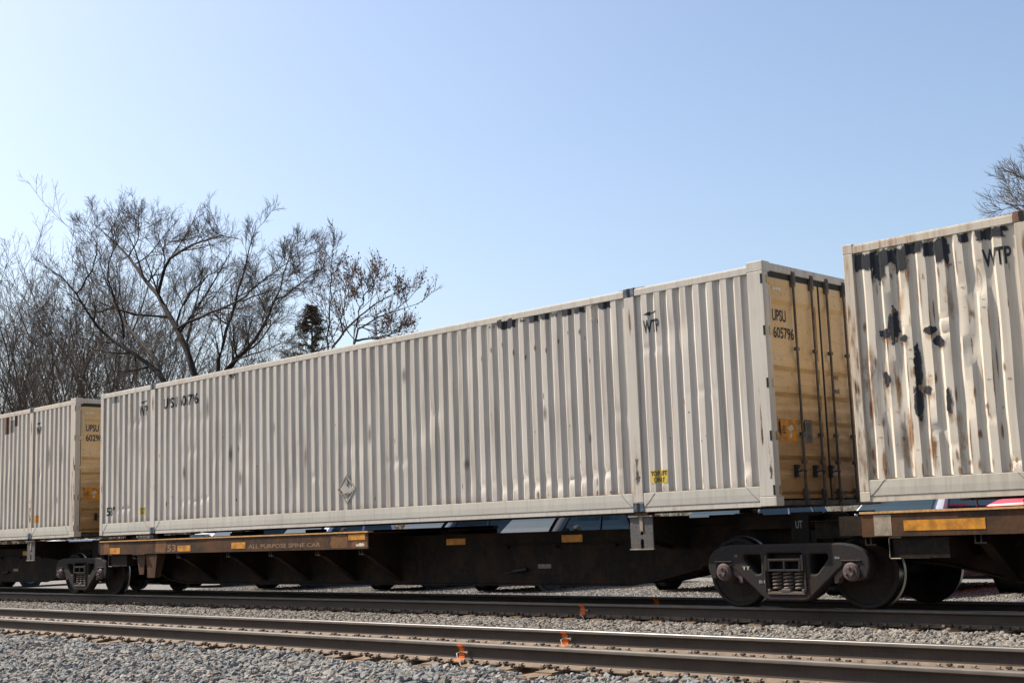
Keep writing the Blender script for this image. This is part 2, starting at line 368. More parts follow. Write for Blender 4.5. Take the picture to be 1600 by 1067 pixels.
# ------------------------------------------------------------------ ground, ballast bed, tracks
CAR_PITCH = 17.237; TRACK2 = -4.914; TZ2 = -0.0125
LOTZ = -0.25
def sheet(name, x0, x1, ys, mat, nx=1):
    """ys: list of (y, z) profile swept along X"""
    b = MB(); xs = np.linspace(x0, x1, nx+1)
    for i in range(nx):
        for (ya, za), (yb, zb) in zip(ys[:-1], ys[1:]):
            b.poly([(xs[i], ya, za), (xs[i+1], ya, za), (xs[i+1], yb, zb), (xs[i], yb, zb)])
    return tag(b.build(name, mat), kind='structure')
BED = [(-14, -.95), (-9.5, -.74), (-7.6, -.40), (-6.6, -.30), (-6.2, -.275), (-5.9, -.285), (-5.5, -.27), (-3.4, -.255), (-2.4, -.262), (-1.5, -.255), (-1.2, -.262), (-.8, -.27), (1.6, -.255), (2.4, -.30)]
def bed_z(y): return np.interp(y, [p[0] for p in BED], [p[1] for p in BED])
sheet('ground', -900, 900, [(-900, -1.0), (-14, -1.0), (2.3, -.42), (60, -.45), (900, 2.0)], M['ground'])
sheet('ballast_bed', -120, 80, BED, M['bed'], 40)
sheet('gravel_lot', -70, 60, [(2.2, -.34), (3.4, LOTZ), (14.5, LOTZ), (15.0, -.44)], M['lot'], 20)

RAILP = [(0, 0), (.012, -.0004), (.022, -.0012), (.030, -.0035), (.035, -.008), (.0375, -.016), (.0375, -.034), (.031, -.041), (.013, -.055), (.0088, -.075), (.0088, -.12), (.014, -.148), (.036, -.163), (.073, -.173), (.076, -.177), (.076, -.186)]
RMI = [1, 1, 1, 1, 3, 3, 0, 0, 0, 0, 0, 2, 2, 2, 2]
def rail_mesh(x0, x1, step=1.5, top='rail_top'):
    n = int((x1-x0)/step); xs = np.linspace(x0, x1, n+1); prof = [(-y, z) for y, z in RAILP[::-1]] + RAILP[1:]
    mi = RMI[::-1]+RMI; b = MB(); k = len(prof)
    for x in xs:
        for y, z in prof: b.v.append((x, y, z))
    for i in range(n):
        for j in range(k-1):
            b.f.append((i*k+j, i*k+j+1, (i+1)*k+j+1, (i+1)*k+j)); b.mi.append(mi[j])
    return b.mesh('rail', [M['rail_side'], M[top], M['rail_dust'], M['rail_head']], 35)
RAILME = rail_mesh(-110, 60); DULLRAIL = rail_mesh(-110, 60, top='rail_head')
def box_mesh(name, mat, *boxes, bevel=None):
    b = MB()
    for q in boxes: b.box(*q)
    return b.mesh(name, mat)
TIEME = [box_mesh('tie', M['tie'], (-.115+d, .115+d*.5, -1.295, 1.295, -.18, 0)) for d in (0, .008, -.01)]
def plate_me():
    b = MB(); b.prism([(-.225, .010), (-.10, .016), (-.082, .026), (.082, .026), (.10, .016), (.19, .012), (.19, 0), (-.225, 0)], 0, -.10, .10)
    return b.mesh('tie_plate', M['plate'])
PLATEME = plate_me()
def spike_me():
    b = MB(); b.box(-.009, .009, -.009, .009, 0, .03); b.prism([(-.014, .026), (.026, .024), (.030, .034), (.012, .046), (-.014, .042)], 0, -.018, .018)
    return b.mesh('spike', M['spike'])
SPIKEME = spike_me()
def anchor_me():
    b = MB(); b.prism([(-.088, .0), (-.098, .012), (-.094, .032), (-.078, .040), (-.060, .036), (-.060, .028), (-.076, .026), (-.076, .012), (-.07, .006), (.07, .006), (.07, -.006), (-.08, -.012)], 0, -.016, .016)
    return b.mesh('rail_anchor', M['plate'])
ANCHORME = anchor_me()
def track(label, yc, zc, xa, xb, off):
    t = thing('railway_track', label, 'track', (0, yc, zc), 'railway tracks')
    for s in (-1, 1): link('rail', DULLRAIL if (s < 0 and yc < -1) else RAILME, t, loc=(0, s*.753, 0))
    n = int((xb-xa)/.502); r = random.Random(int(yc*10))
    for i in range(n):
        x = xa+i*.502+r.uniform(-.03, .03)+off
        tie = link('tie', r.choice(TIEME), t, loc=(x, r.uniform(-.04, .04), -.205)); tie.rotation_euler.z = r.uniform(-.012, .012)
        for s in (-1, 1):
            p = link('tie_plate', PLATEME, t, loc=(x, s*.753, -.2045))
            for dx, side in (((-.055, -1), (.05, -1)) if s < 0 else ((-.06, -1), (.055, -1))):
                link('spike', SPIKEME, p, loc=(dx+r.uniform(-.01, .01), side*(.088 if dx < 0 else .118), .018 if dx < 0 else .01))
            for dx in (-.145, .145):
                link('rail_anchor', ANCHORME, t, loc=(x+dx+r.uniform(-.012, .012), s*.753, -.186))
    return t
track_train = track('railway track under the freight cars, lying in their shade', 0, 0, -12.2, 20.6, .1)
track_near = track('empty railway track in front of the train with sunlit rusty rails', TRACK2, TZ2, -2.5, 22.2, .06)
def paint_mark(tr, railsgn, x, w, full=True, foot=.0):
    prof = [(-y*1.0-.0012, z+.0006) for y, z in RAILP]
    if not full: prof = prof[2:12]
    else: prof = prof[2:14]
    b = MB(); segs = 6; r = random.Random(int(x*100)); zc = .0
    rows = []
    for k, (y, z) in enumerate(prof):
        sh = (.012 if k > 4 else 0)
        rows.append([(x+sh+w*(j/segs-.5)*(1+r.uniform(-.05, .05)), y+railsgn*.753, z) for j in range(segs+1)])
    for a, c in zip(rows[:-1], rows[1:]):
        for j in range(segs): b.poly([a[j], a[j+1], c[j+1], c[j]])
    b.build('paint_mark', M['orange'], tr)
def blotch(name, mat, tr, x, y, z, rx, ry, n=14, seed=1, nz=True):
    r = random.Random(seed); b = MB()
    pts = [(x+rx*math.cos(2*math.pi*i/n)*r.uniform(.6, 1.1), y+(0 if nz else 0)+ry*math.sin(2*math.pi*i/n)*r.uniform(.6, 1.1), z) for i in range(n)]
    b.poly(pts); return b.build(name, mat, tr)
for tr, sg, x, w in ((track_near, -1, 15.39, .085), (track_near, 1, 15.345, .09), (track_train, -1, 12.58, .10), (track_train, 1, 12.68, .10)):
    paint_mark(tr, sg, x, w)
b = MB(); b.poly([(15.28, -.753-.077, -.1755), (15.44, -.753-.077, -.1755), (15.43, -.753-.04, -.1625), (15.33, -.753-.04, -.1625)]); b.build('paint_mark', M['orange'], track_near)
def bond_wire(tr, sg, x):
    b = MB(); y = sg*.753
    b.tube([(x+.09, y-.0088, -.09), (x+.09, y-.04, -.09)], .014, 8)
    b.tube([(x+.09, y-.035, -.09), (x+.02, y-.05, -.085), (x-.005, y-.075, -.10), (x+.03, y-.10, -.145), (x+.10, y-.13, -.185), (x+.14, y-.16, -.21)], .006, 6)
    b.build('bond_wire', M['wire'], tr, 50)
bond_wire(track_near, -1, 15.40); bond_wire(track_near, 1, 15.36); bond_wire(track_train, -1, 12.60)

# ---- loose stone: points carried by one mesh, stones made and instanced by a node tree
def stone_tree(mat, seed):
    g = bpy.data.node_groups.new('stones', 'GeometryNodeTree')
    g.interface.new_socket('Geometry', in_out='INPUT', socket_type='NodeSocketGeometry'); g.interface.new_socket('Geometry', in_out='OUTPUT', socket_type='NodeSocketGeometry')
    n = g.nodes; l = g.links; gi = n.new('NodeGroupInput'); go = n.new('NodeGroupOutput'); join = n.new('GeometryNodeJoinGeometry')
    for k in range(8):
        ico = n.new('GeometryNodeMeshIcoSphere'); ico.inputs['Radius'].default_value = 1.0; ico.inputs['Subdivisions'].default_value = 1 if k % 2 else 2
        rv = n.new('FunctionNodeRandomValue'); rv.data_type = 'FLOAT_VECTOR'; a = .36 if k % 2 else .16
        rv.inputs[0].default_value = (-a, -a, -a); rv.inputs[1].default_value = (a, a, a); rv.inputs['Seed'].default_value = seed+k*17
        sp = n.new('GeometryNodeSetPosition'); l.new(ico.outputs[0], sp.inputs['Geometry']); l.new(rv.outputs[0], sp.inputs['Offset'])
        tr = n.new('GeometryNodeTransform'); tr.inputs['Scale'].default_value = (1.2+.1*(k % 3), .95, .58+.06*(k % 4)); l.new(sp.outputs[0], tr.inputs['Geometry'])
        sm = n.new('GeometryNodeSetMaterial'); sm.inputs['Material'].default_value = mat; l.new(tr.outputs[0], sm.inputs[0])
        gti = n.new('GeometryNodeGeometryToInstance'); l.new(sm.outputs[0], gti.inputs[0]); l.new(gti.outputs[0], join.inputs[0])
    iop = n.new('GeometryNodeInstanceOnPoints'); l.new(gi.outputs[0], iop.inputs['Points']); l.new(join.outputs[0], iop.inputs['Instance'])
    iop.inputs['Pick Instance'].default_value = True
    for nm, tp, sock in (('rot', 'FLOAT_VECTOR', 'Rotation'), ('scl', 'FLOAT', 'Scale'), ('idx', 'INT', 'Instance Index')):
        na = n.new('GeometryNodeInputNamedAttribute'); na.data_type = tp; na.inputs[0].default_value = nm; l.new(na.outputs[0], iop.inputs[sock])
    l.new(iop.outputs[0], go.inputs[0]); return g
def stones(name, label, P, S, mat, seed):
    n = len(P); me = bpy.data.meshes.new(name); me.vertices.add(n); me.vertices.foreach_set('co', P.astype(np.float32).ravel())
    a = me.attributes.new('rot', 'FLOAT_VECTOR', 'POINT'); a.data.foreach_set('vector', np.c_[rng.normal(0, .5, (n, 2)), rng.uniform(0, 6.28, n)].astype(np.float32).ravel())
    a = me.attributes.new('scl', 'FLOAT', 'POINT'); a.data.foreach_set('value', S.astype(np.float32))
    a = me.attributes.new('idx', 'INT', 'POINT'); a.data.foreach_set('value', rng.integers(0, 8, n).astype(np.int32))
    me.materials.append(mat)
    o = link(name, me); md = o.modifiers.new('stones', 'NODES'); md.node_group = stone_tree(mat, seed)
    return tag(o, label, 'gravel', kind='stuff')
def tie_gap(x, yc):
    off, xa = (.1, -12.2) if yc == 0 else (.06, -2.5)
    d = np.abs(((x-xa-off+.251) % .502)-.251)
    return d > .125
def scatter(x0, x1, y0, y1, dens, smin=.016, smax=.036, lift=.0, spread=.02):
    n = int((x1-x0)*(y1-y0)*dens); x = rng.uniform(x0, x1, n); y = rng.uniform(y0, y1, n)
    ok = np.ones(n, bool); z = bed_z(y)+rng.uniform(0, spread, n)+lift+.012
    for yc in (0, TRACK2):
        dy = np.abs(y-yc); inside = dy < 1.30
        for s in (-1, 1): ok &= np.abs(y-yc-s*.753) > .118
        on_tie = ~tie_gap(x, yc) & inside
        ok &= ~(on_tie & (dy < np.where(y < yc, 1.17, 1.05)+.10*np.sin(x*5)))
        z = np.where(on_tie & (dy >= 1.0), np.maximum(z, -.195), z)
    s = smin+(smax-smin)*rng.beta(1.6, 2.6, n)
    P = np.c_[x, y, z][ok]; return P, s[ok]
def cat(*ps): return np.concatenate([p[0] for p in ps]), np.concatenate([p[1] for p in ps])
hump = lambda P: (P[0]+np.c_[np.zeros((len(P[0]), 2)), .035*np.sin(P[0][:, 0]*1.7+P[0][:, 1]*2.3)*np.sin(P[0][:, 1]*3.1-P[0][:, 0]*.8)], P[1])
P, S = cat(hump(scatter(-3, 21, -9.8, -6.0, 1250, .016, .050, .014, .05)), scatter(-3, 21.5, -6.05, -5.77, 520, .014, .03, -.022))
stones('ballast_stone', 'loose blue grey crushed stone in the foreground beside the empty track', P, S, M['stone'], 3)
P, S = cat(scatter(-14, 21.5, -4.05, -1.25, 1100, .016, .042, .010, .04), scatter(-14, 21.5, -1.3, -.86, 600, .014, .03, -.01),
           scatter(-3, 21.5, -5.56, -4.27, 350, .014, .03), scatter(-14, 21, -.64, .64, 200, .015, .034), scatter(-14, 21, .86, 2.3, 500, .015, .034, .01, .03))
stones('ballast_stone', 'dusty crushed stone filling the strip between the two tracks', P, S, M['stone_dusty'], 9)
n = 42000; x = rng.uniform(-6, 19, n); y = rng.uniform(2.3, 9.5, n)
stones('gravel', 'fine grey gravel scattered over the parking lot behind the train', np.c_[x, y, np.where(y < 3.4, -.34+(y-2.2)*.075, LOTZ)+.002], .008+.014*rng.beta(1.5, 3, n), M['stone_dusty'], 21)

# ------------------------------------------------------------------ containers
CL, CH, CY, ZB = 16.154, 2.896, 1.2955, 1.198
zl = lambda z: z-ZB
DEPTH = .0305
def ridge_breaks():
    xs, ys = [.12], [DEPTH]
    def seg(first, n, pitch):
        for k in range(n):
            x = first+k*pitch
            for dx, yy in ((-.038, DEPTH), (0, 0.0), (.088, 0.0), (.130, DEPTH)): xs.append(x+dx); ys.append(yy)
    seg(.246, 8, .2155); xs.append(1.99); ys.append(DEPTH); xs.append(2.15); ys.append(DEPTH)
    seg(2.270, 55, .2129); xs.append(14.0); ys.append(DEPTH); xs.append(14.17); ys.append(DEPTH)
    seg(14.288, 8, .2072); xs.append(15.94); ys.append(DEPTH)
    return np.array(xs), np.array(ys)
RX, RY = ridge_breaks()
def sy(x): return -1.290+np.interp(x, RX, RY)          # wall surface (near side)
def make_deform(dents, warp=0, seed=0):
    r = np.random.default_rng(seed); ph = r.uniform(0, 6.28, 6)
    def f(X, Y, Z):
        dx = np.zeros_like(X); dy = np.zeros_like(Y)
        for (x, z, rx, rz, d) in dents:
            g = np.exp(-((X-x)/rx)**2-((Z-z)/rz)**2); dy += g*d*np.clip(1.25-(Y+1.290)/DEPTH, .25, 1)
        if warp:
            env = np.clip((Z-1.5)/.5, 0, 1)*np.clip((3.95-Z)/.4, 0, 1)
            dx += warp*env*(.6*np.sin(2.1*Z+1.3*X+ph[0])+.4*np.sin(4.3*Z+5*X+ph[1]))
            dy += warp*.35*env*(1+np.sin(3.1*Z+4.1*X+ph[2])*np.sin(2.3*X+ph[3]))
        dy += .002*np.sin(1.9*X+ph[4])*np.sin(2.7*Z+ph[5])
        return X+dx, Y+dy
    return f
def side_wall(mat, deform, parent, nz=64):
    zs = np.linspace(1.425, 3.99, nz+1); X, Z = np.meshgrid(RX, zs); Yv = -1.290+np.tile(RY, (nz+1, 1))
    X2, Y2 = deform(X, Yv, Z); V = np.stack([X2, Y2, Z-ZB], -1).reshape(-1, 3); k = len(RX)
    i, j = np.meshgrid(np.arange(nz), np.arange(k-1), indexing='ij'); a = (i*k+j).ravel(); q = np.c_[a, a+1, a+k+1, a+k]
    me = np_mesh('side_wall', V, q, mat); smoothen(me, 22); return link('side_wall', me, parent)
def conform(bm, deform, off=.003):
    xs = [v.co.x for v in bm.verts]; lo, hi = min(xs), max(xs)
    for x in RX:
        if lo < x < hi:
            bmesh.ops.bisect_plane(bm, geom=bm.verts[:]+bm.edges[:]+bm.faces[:], plane_co=(x, 0, 0), plane_no=(1, 0, 0), dist=1e-5)
    for v in bm.verts:
        X2, Y2 = deform(np.array([v.co.x]), np.array([sy(v.co.x)]), np.array([v.co.z])); v.co = Vector((X2[0], Y2[0]-off, v.co.z-ZB))
    return bm
def wall_text(name, s, mat, parent, deform, x0, x1, z0, z1):
    bm = text_bm(s)
    for v in bm.verts: v.co = Vector((x0+v.co.x*(x1-x0), 0, z0+v.co.z*(z1-z0)))
    return bm_link(name, conform(bm, deform), mat, parent)
def wall_poly(name, pts, mat, parent, deform, off=.0022, cuts=0):
    bm = bmesh.new(); vs = [bm.verts.new((x, 0, z)) for x, z in pts]; bm.faces.new(vs)
    z0, z1 = min(p[1] for p in pts), max(p[1] for p in pts)
    for k in range(1, cuts+1):
        z = z0+(z1-z0)*k/(cuts+1); bmesh.ops.bisect_plane(bm, geom=bm.verts[:]+bm.edges[:]+bm.faces[:], plane_co=(0, 0, z), plane_no=(0, 0, 1), dist=1e-5)
    return bm_link(name, conform(bm, deform, off), mat, parent)
def rough_outline(x, z, rx, rz, n=26, j=.28, seed=0):
    r = random.Random(seed); ph = [r.uniform(0, 6.28) for _ in range(4)]
    o = []
    for i in range(n):
        a = 2*math.pi*i/n; k = 1+j*(.6*math.sin(3*a+ph[0])+.5*math.sin(5*a+ph[1])+.4*math.sin(9*a+ph[2]))*.7
        o.append((x+rx*k*math.cos(a), z+rz*k*math.sin(a)))
    return o
def patch(parent, df, x, z, rx, rz, mat, cuts=4, off=.0024):
    return wall_poly('patch' if mat.startswith('tar') else 'stain', [(x-rx, z-rz), (x+rx, z-rz), (x+rx, z+rz), (x-rx, z+rz)], M[mat], parent, df, off, cuts)
def drip_outline(x0, x1, ztop, depths, seed=0):
    r = random.Random(seed); n = len(depths); o = [(x0, ztop), (x1, ztop)]
    w = (x1-x0)/n
    for i in range(n-1, -1, -1):
        for f, d in ((.92, .93), (.7, 1.0), (.35, 1.03), (.1, .9)): o.append((x0+w*(i+f)+r.uniform(-.05, .05)*w, ztop-depths[i]*d+r.uniform(-.008, .008)))
    return o

DOORP = [(3.985, 0), (3.69, 0), (3.635, -.034), (3.03, -.034), (2.975, 0), (2.875, 0), (2.82, -.034), (2.72, -.034), (2.665, 0), (2.555, 0), (2.50, -.034), (2.40, -.034), (2.345, 0),
         (2.23, 0), (2.175, -.034), (2.08, -.034), (2.025, 0), (1.80, 0), (1.745, -.034), (1.62, -.034), (1.565, 0), (1.37, 0), (1.315, -.034), (1.295, -.034)]
def corner_casting(parent, x0, x1, y0, z0, z1, mat, hole=True, hx=None):
    s = 1 if y0 < 0 else -1
    b = MB(); b.box(x0, x1, min(y0, y0+s*.16), max(y0, y0+s*.16), z0, z1)
    c = b.build('corner_casting', mat, parent, bevel=.006)
    if hole:
        b = MB(); hx = hx or (x0+x1)/2
        pts = [(hx+.028*math.cos(a), (z0+z1)/2+(.036 if math.sin(a) >= 0 else -.036)*1+.02*math.sin(a)) for a in [2*math.pi*i/16 for i in range(16)]]
        b.poly([(px, y0-s*.0012, pz) for px, pz in pts]); b.build('casting_hole', M['hole'], c)
    return c
def container(ox, label, key, dents, warp, seed, doorcode, full_text):
    t = thing('shipping_container', label, 'container', (ox, 0, ZB), 'shipping containers on the train')
    P, F, RM = M['paint_'+key], M['frame_'+key], M['rail_'+key]
    df = make_deform(dents, warp, seed)
    side_wall(P, df, t)
    # far wall, roof, floor, front wall
    b = MB(); k = len(RX)
    for z in (1.3, 3.99):
        for x, y in zip(RX, RY): b.v.append((x, 1.290-y, zl(z)))
    for j in range(k-1): b.f.append((j, j+1, k+j+1, k+j)); b.mi.append(0)
    b.build('side_wall', P, t)
    b = MB(); b.box(.05, 16.08, -1.24, 1.24, zl(4.02), zl(4.045)); b.build('roof', P, t)
    b = MB(); b.box(.05, 16.08, -1.2, 1.2, zl(1.30), zl(1.34))
    for i in range(38): b.box(.4+i*.41, .45+i*.41, -1.2, 1.2, zl(1.225), zl(1.30))
    b.build('floor', M['sill'], t)
    b = MB()
    ys = [-1.17]; xo = [.04]
    for i in range(10):
        for dy, xx in ((0, .04), (.035, 0.0), (.115, 0.0), (.15, .04)): ys.append(-1.13+i*.227+dy); xo.append(xx)
    ys.append(1.17); xo.append(.04)
    for z in (1.35, 3.95):
        for y, xx in zip(ys, xo): b.v.append((xx+.01, y, zl(z)))
    for j in range(len(ys)-1): b.f.append((j, j+1, len(ys)+j+1, len(ys)+j)); b.mi.append(0)
    b.build('front_wall', P, t)
    for s in (-1, 1):
        def yb(a, c): return (min(s*a, s*c), max(s*a, s*c))
        # rails: top rail is a shallow angle with a lip, bottom rail a deep channel with a lower recessed web
        for xa, xb in ((.122, 1.980), (2.160, 13.994), (14.174, 15.93)):
            b = MB(); b.box(xa, xb, *yb(1.2935, 1.235), zl(3.985), zl(4.072)); b.box(xa, xb, *yb(1.285, 1.225), zl(4.072), zl(4.084)); b.build('top_rail', F if s < 0 else P, t, bevel=.006)
            b = MB(); b.prism([(s*1.2915, zl(1.262)), (s*1.2935, zl(1.345)), (s*1.2915, zl(1.428)), (s*1.2895, zl(1.434)), (s*1.235, zl(1.434)), (s*1.235, zl(1.262))], 0, xa, xb); b.build('bottom_rail', RM, t)
            b = MB(); b.prism([(s*1.2895, zl(1.4345)), (s*1.2885, zl(1.441)), (s*1.24, zl(1.452)), (s*1.24, zl(1.4345))], 0, xa, xb); b.build('dirt_seam', M['dirt'], t)
            b = MB(); b.box(xa, xb, *yb(1.2865, 1.20), zl(1.196), zl(1.257)); b.build('rail_lip', F, t)
            b = MB(); b.box(xa, xb, *yb(1.283, 1.21), zl(1.2571), zl(1.2619)); b.build('dirt_seam', M['dirt'], t)
            if s < 0:
                for xx, d in ((xa, 1), (xb, -1)):   # weld line of the gusset at each end
                    b = MB(); b.tube([(xx+d*.012, -1.2925, zl(1.26)), (xx+d*.11, -1.2942, zl(1.345)), (xx+d*.185, -1.2925, zl(1.43))], .0026, 5); b.build('weld_bead', M['dirt'], t)
        b = MB(); b.box(0, .122, *yb(1.2955, 1.17), zl(1.31), zl(3.99)); b.build('corner_post', F, t, bevel=.008)
        b = MB(); b.box(15.93, 16.154, *yb(1.2955, 1.18), zl(1.31), zl(4.0)); b.build('corner_post', F, t, bevel=.008)
        for xa, xb in ((1.981, 2.159), (13.995, 14.173)):
            b = MB(); b.box(xa+.006, xb-.006, *yb(1.2955, 1.19), zl(1.317), zl(3.983)); b.build('lift_post', F, t, bevel=.006)
            corner_casting(t, xa, xb, s*1.2975, zl(1.199), zl(1.317), M['castblue'])
            corner_casting(t, xa, xb, s*1.2975, zl(3.983), zl(4.102), M['castblue'] if key != 'right' else M['castrust'])
            b = MB(); b.box(xa-.10, xa-.002, *yb(1.25, 1.10), zl(4.075), zl(4.098)); b.box(xb+.002, xb+.14, *yb(1.25, 1.10), zl(4.075), zl(4.10)); b.build('rub_plate', M['castrust'], t)
        corner_casting(t, 0, .126, s*1.2965, zl(1.199), zl(1.31), F, False); corner_casting(t, 0, .126, s*1.2965, zl(3.99), zl(4.10), F, False)
        corner_casting(t, 15.926, 16.156, s*1.2965, zl(1.199), zl(1.31), F, False); corner_casting(t, 15.926, 16.156, s*1.2965, zl(4.0), zl(4.125), F, False)
    # door end
    b = MB(); b.box(16.03, 16.150, -1.1365, 1.1365, zl(4.02), zl(4.115)); b.build('door_header', F, t, bevel=.006)
    b = MB(); b.box(16.0, 16.12, -1.18, 1.18, zl(3.95), zl(4.019)); b.box(16.0, 16.124, -.012, .012, zl(1.29), zl(3.95))
    b.box(16.0, 16.115, -1.18, -1.155, zl(1.25), zl(3.95)); b.box(16.0, 16.115, 1.155, 1.18, zl(1.25), zl(3.95)); b.build('door_seal', M['gasket'], t)
    b = MB(); b.box(16.03, 16.150, -1.1365, 1.1365, zl(1.205), zl(1.262)); b.build('door_sill', M['rod'], t)
    DX = 16.112
    for y0, y1, rods in ((-1.15, -.016, (-.62, -.20)), (.016, 1.15, (.16, .575))):
        b = MB(); n = len(DOORP)
        for z, xo in DOORP:
            for y in (y0+.03, y1-.065): b.v.append((DX+xo, y, zl(z)))
        for i in range(n-1): b.f.append((2*i, 2*i+1, 2*i+3, 2*i+2)); b.mi.append(0)
        b.box(DX-.05, DX+.002, y0, y0+.03, zl(1.285), zl(3.945)); b.box(DX-.05, DX+.002, y1-.065, y1, zl(1.285), zl(3.945))
        b.box(DX-.05, DX+.0035, y0+.002, y1-.002, zl(3.86), zl(3.946)); b.box(DX-.05, DX+.0035, y0+.002, y1-.002, zl(1.284), zl(1.33))
        d = b.build('door', M['door'], t)
        for k, ry in enumerate(rods):
            b = MB(); b.lathe([(0, zl(1.235)), (.016, zl(1.235)), (.016, zl(4.05)), (0, zl(4.05))], 2, (DX+.034, ry, 0), 10)
            rd = b.build('locking_rod', M['rod'], d, 40)
            b = MB()
            for za, zb in ((3.87, 4.06), (1.215, 1.40)):
                b.box(DX+.006, DX+.052, ry-.036, ry+.028, zl(za), zl(zb)); b.box(DX+.052, DX+.060, ry-.02, ry+.02, zl(za)+.02, zl(zb)-.02)
            for zz in (3.10, 2.06, 1.72): b.box(DX+.004, DX+.054, ry-.03, ry+.03, zl(zz)-.022, zl(zz)+.022)
            b.build('rod_keeper', M['rod'], rd, bevel=.004)
            if not (k == 1 and y0 > 0):
                b = MB(); zz = zl(1.61); yy = ry-.04
                b.tube([(DX+.05, ry, zz), (DX+.06, ry-.07, zz+.01), (DX+.052, ry-.17, zz-.004), (DX+.05, ry-.22, zz)], .012, 6)
                b.box(DX+.004, DX+.05, ry-.20, ry-.165, zz-.075, zz+.075); b.box(DX+.05, DX+.066, ry-.205, ry-.16, zz+.03, zz+.07)
                b.build('rod_handle', M['gasket'], rd)
        for zz in (3.904, 3.277, 2.649, 2.021, 1.385):
            s = -1 if y0 < 0 else 1
            b = MB(); ya, ybb = sorted((s*1.2985, s*1.22)); b.box(16.118, 16.146, ya, ybb, zl(zz)-.058, zl(zz)+.058); h = b.build('hinge_slot', M['hole'], d)
            b = MB(); ya, ybb = sorted((s*1.19, s*1.11)); b.box(DX+.004, DX+.024, ya, ybb, zl(zz)-.036, zl(zz)+.036)
            b.lathe([(0, -.05), (.014, -.05), (.014, .05), (0, .05)], 2, (16.158, s*1.215, zl(zz)), 8); b.build('hinge', M['door'], d, bevel=.004)
        if y0 < 0:
            door_text('lettering', 'UPSU', M['ink'], d, -1.025, -.725, zl(3.425), zl(3.572), DX-.031)
            door_text('lettering', doorcode, M['ink'], d, -1.025, -.64 if len(doorcode) < 6 else -.565, zl(3.215), zl(3.36), DX-.031)
            b = MB(); b.box(DX, DX+.003, -1.045, -.70, zl(1.965), zl(2.225)); st = b.build('warning_sticker', M['reflector'], d)
            door_text('lettering', 'WIDE\nRIGHT\nTURNS', M['ink'], st, -1.03, -.93, zl(2.05), zl(2.15), DX+.0045)
            b = MB(); x = DX+.0045
            b.poly([(x, -.90, zl(2.13)), (x, -.80, zl(2.17)), (x, -.76, zl(2.12)), (x, -.86, zl(2.07))]); b.poly([(x, -.87, zl(2.06)), (x, -.81, zl(2.08)), (x, -.815, zl(2.02)), (x, -.865, zl(2.0))]); b.build('pictogram', M['pale'], st)
            b = MB(); b.box(DX-.001, DX+.004, -.51, -.35, zl(1.955), zl(2.24)); pl = b.build('data_plate', M['greyplate'], d)
            b = MB(); b.box(DX+.004, DX+.0055, -.47, -.39, zl(2.12), zl(2.2)); b.box(DX+.004, DX+.0055, -.47, -.39, zl(2.0), zl(2.07)); b.build('plate_field', M['rod'], pl)
            b = MB(); b.box(DX+.0035, DX+.006, -1.05, -.86, zl(3.80), zl(3.835)); b.build('label_strip', M['pale'], d)
            b = MB(); b.box(DX+.002, DX+.004, -1.115, -1.085, zl(3.45), zl(3.74)); b.build('label_strip', M['pale'], d)
        else:
            door_text('lettering', 'ARE', M['ink'], d, .235, .36, zl(2.775), zl(2.83), DX+.003)
            door_text('lettering', 'TERIOR', M['ink'], d, .195, .37, zl(2.60), zl(2.65), DX+.003)
    b = MB()   # seal chain at the foot of the doors
    b.tube([(DX+.07, -.06+.02*math.sin(i*1.9), zl(1.44)-.02*i) for i in range(10)], .006, 5); b.tube([(DX+.07, .12, zl(1.36)), (DX+.09, .2, zl(1.30)), (DX+.07, .3, zl(1.28)), (DX+.08, .42, zl(1.33)), (DX+.07, .5, zl(1.29))], .006, 5)
    b.tube([(DX+.075, .02, zl(1.36)), (DX+.08, .07, zl(1.28)), (DX+.07, .1, zl(1.31)), (DX+.08, .14, zl(1.26))], .008, 5)
    b.build('seal_chain', M['greyplate'], t)
    return t, df, P

def arrow(parent, df, x0, x1, z):
    bm = bmesh.new()
    for pts in ([(x0, z-.004), (x0+.10, z-.03), (x0+.10, z+.026)], [(x0+.10, z-.008), (x1, z+.008), (x1, z+.026), (x0+.10, z+.008)]):
        bm.faces.new([bm.verts.new((x, 0, zz)) for x, zz in pts])
    bm_link('arrow_mark', conform(bm, df), M['ink'], parent)

_r = random.Random(3)
main_dents = [(11.2+k*.213, 1.60+_r.uniform(0, .17), .06, _r.uniform(.025, .07), _r.uniform(.008, .032)) for k in range(0, 13)] + [(3.12+k*.213, 1.70+_r.uniform(0, .12), .06, _r.uniform(.02, .04), _r.uniform(.010, .026)) for k in range(5)] + [(.72+k*.2155, 1.62+_r.uniform(0, .09), .06, .028, _r.uniform(.012, .026)) for k in range(3)] + [(7.2, 2.0, .1, .05, .015), (5.0, 2.7, .3, .5, .010), (9.4, 2.9, .4, .6, .008), (15.75, 1.66, .05, .08, .02)] + [(_r.uniform(.5, 15.5), _r.uniform(1.5, 3.7), _r.uniform(.05, .3), _r.uniform(.04, .4), _r.uniform(.004, .014)) for k in range(40)]
cm, dfm, Pm = container(0, 'long off white corrugated container with a diamond placard frame, in the middle of the train', 'main', main_dents, 0, 1, '605796', True)
wall_text('lettering', 'WTP', M['ink'], cm, dfm, 14.30, 14.55, 3.475, 3.645); arrow(cm, dfm, 14.31, 14.51, 3.725)
wall_text('lettering', 'WTP', M['ink'], cm, dfm, 1.56, 1.86, 3.50, 3.70); arrow(cm, dfm, 1.60, 1.84, 3.77)
wall_text('lettering', 'UPSU 605796', M['ink'], cm, dfm, 2.47, 3.68, 3.555, 3.765)
wall_text('lettering', "53'", M['ink'], cm, dfm, .28, .58, 1.585, 1.765)
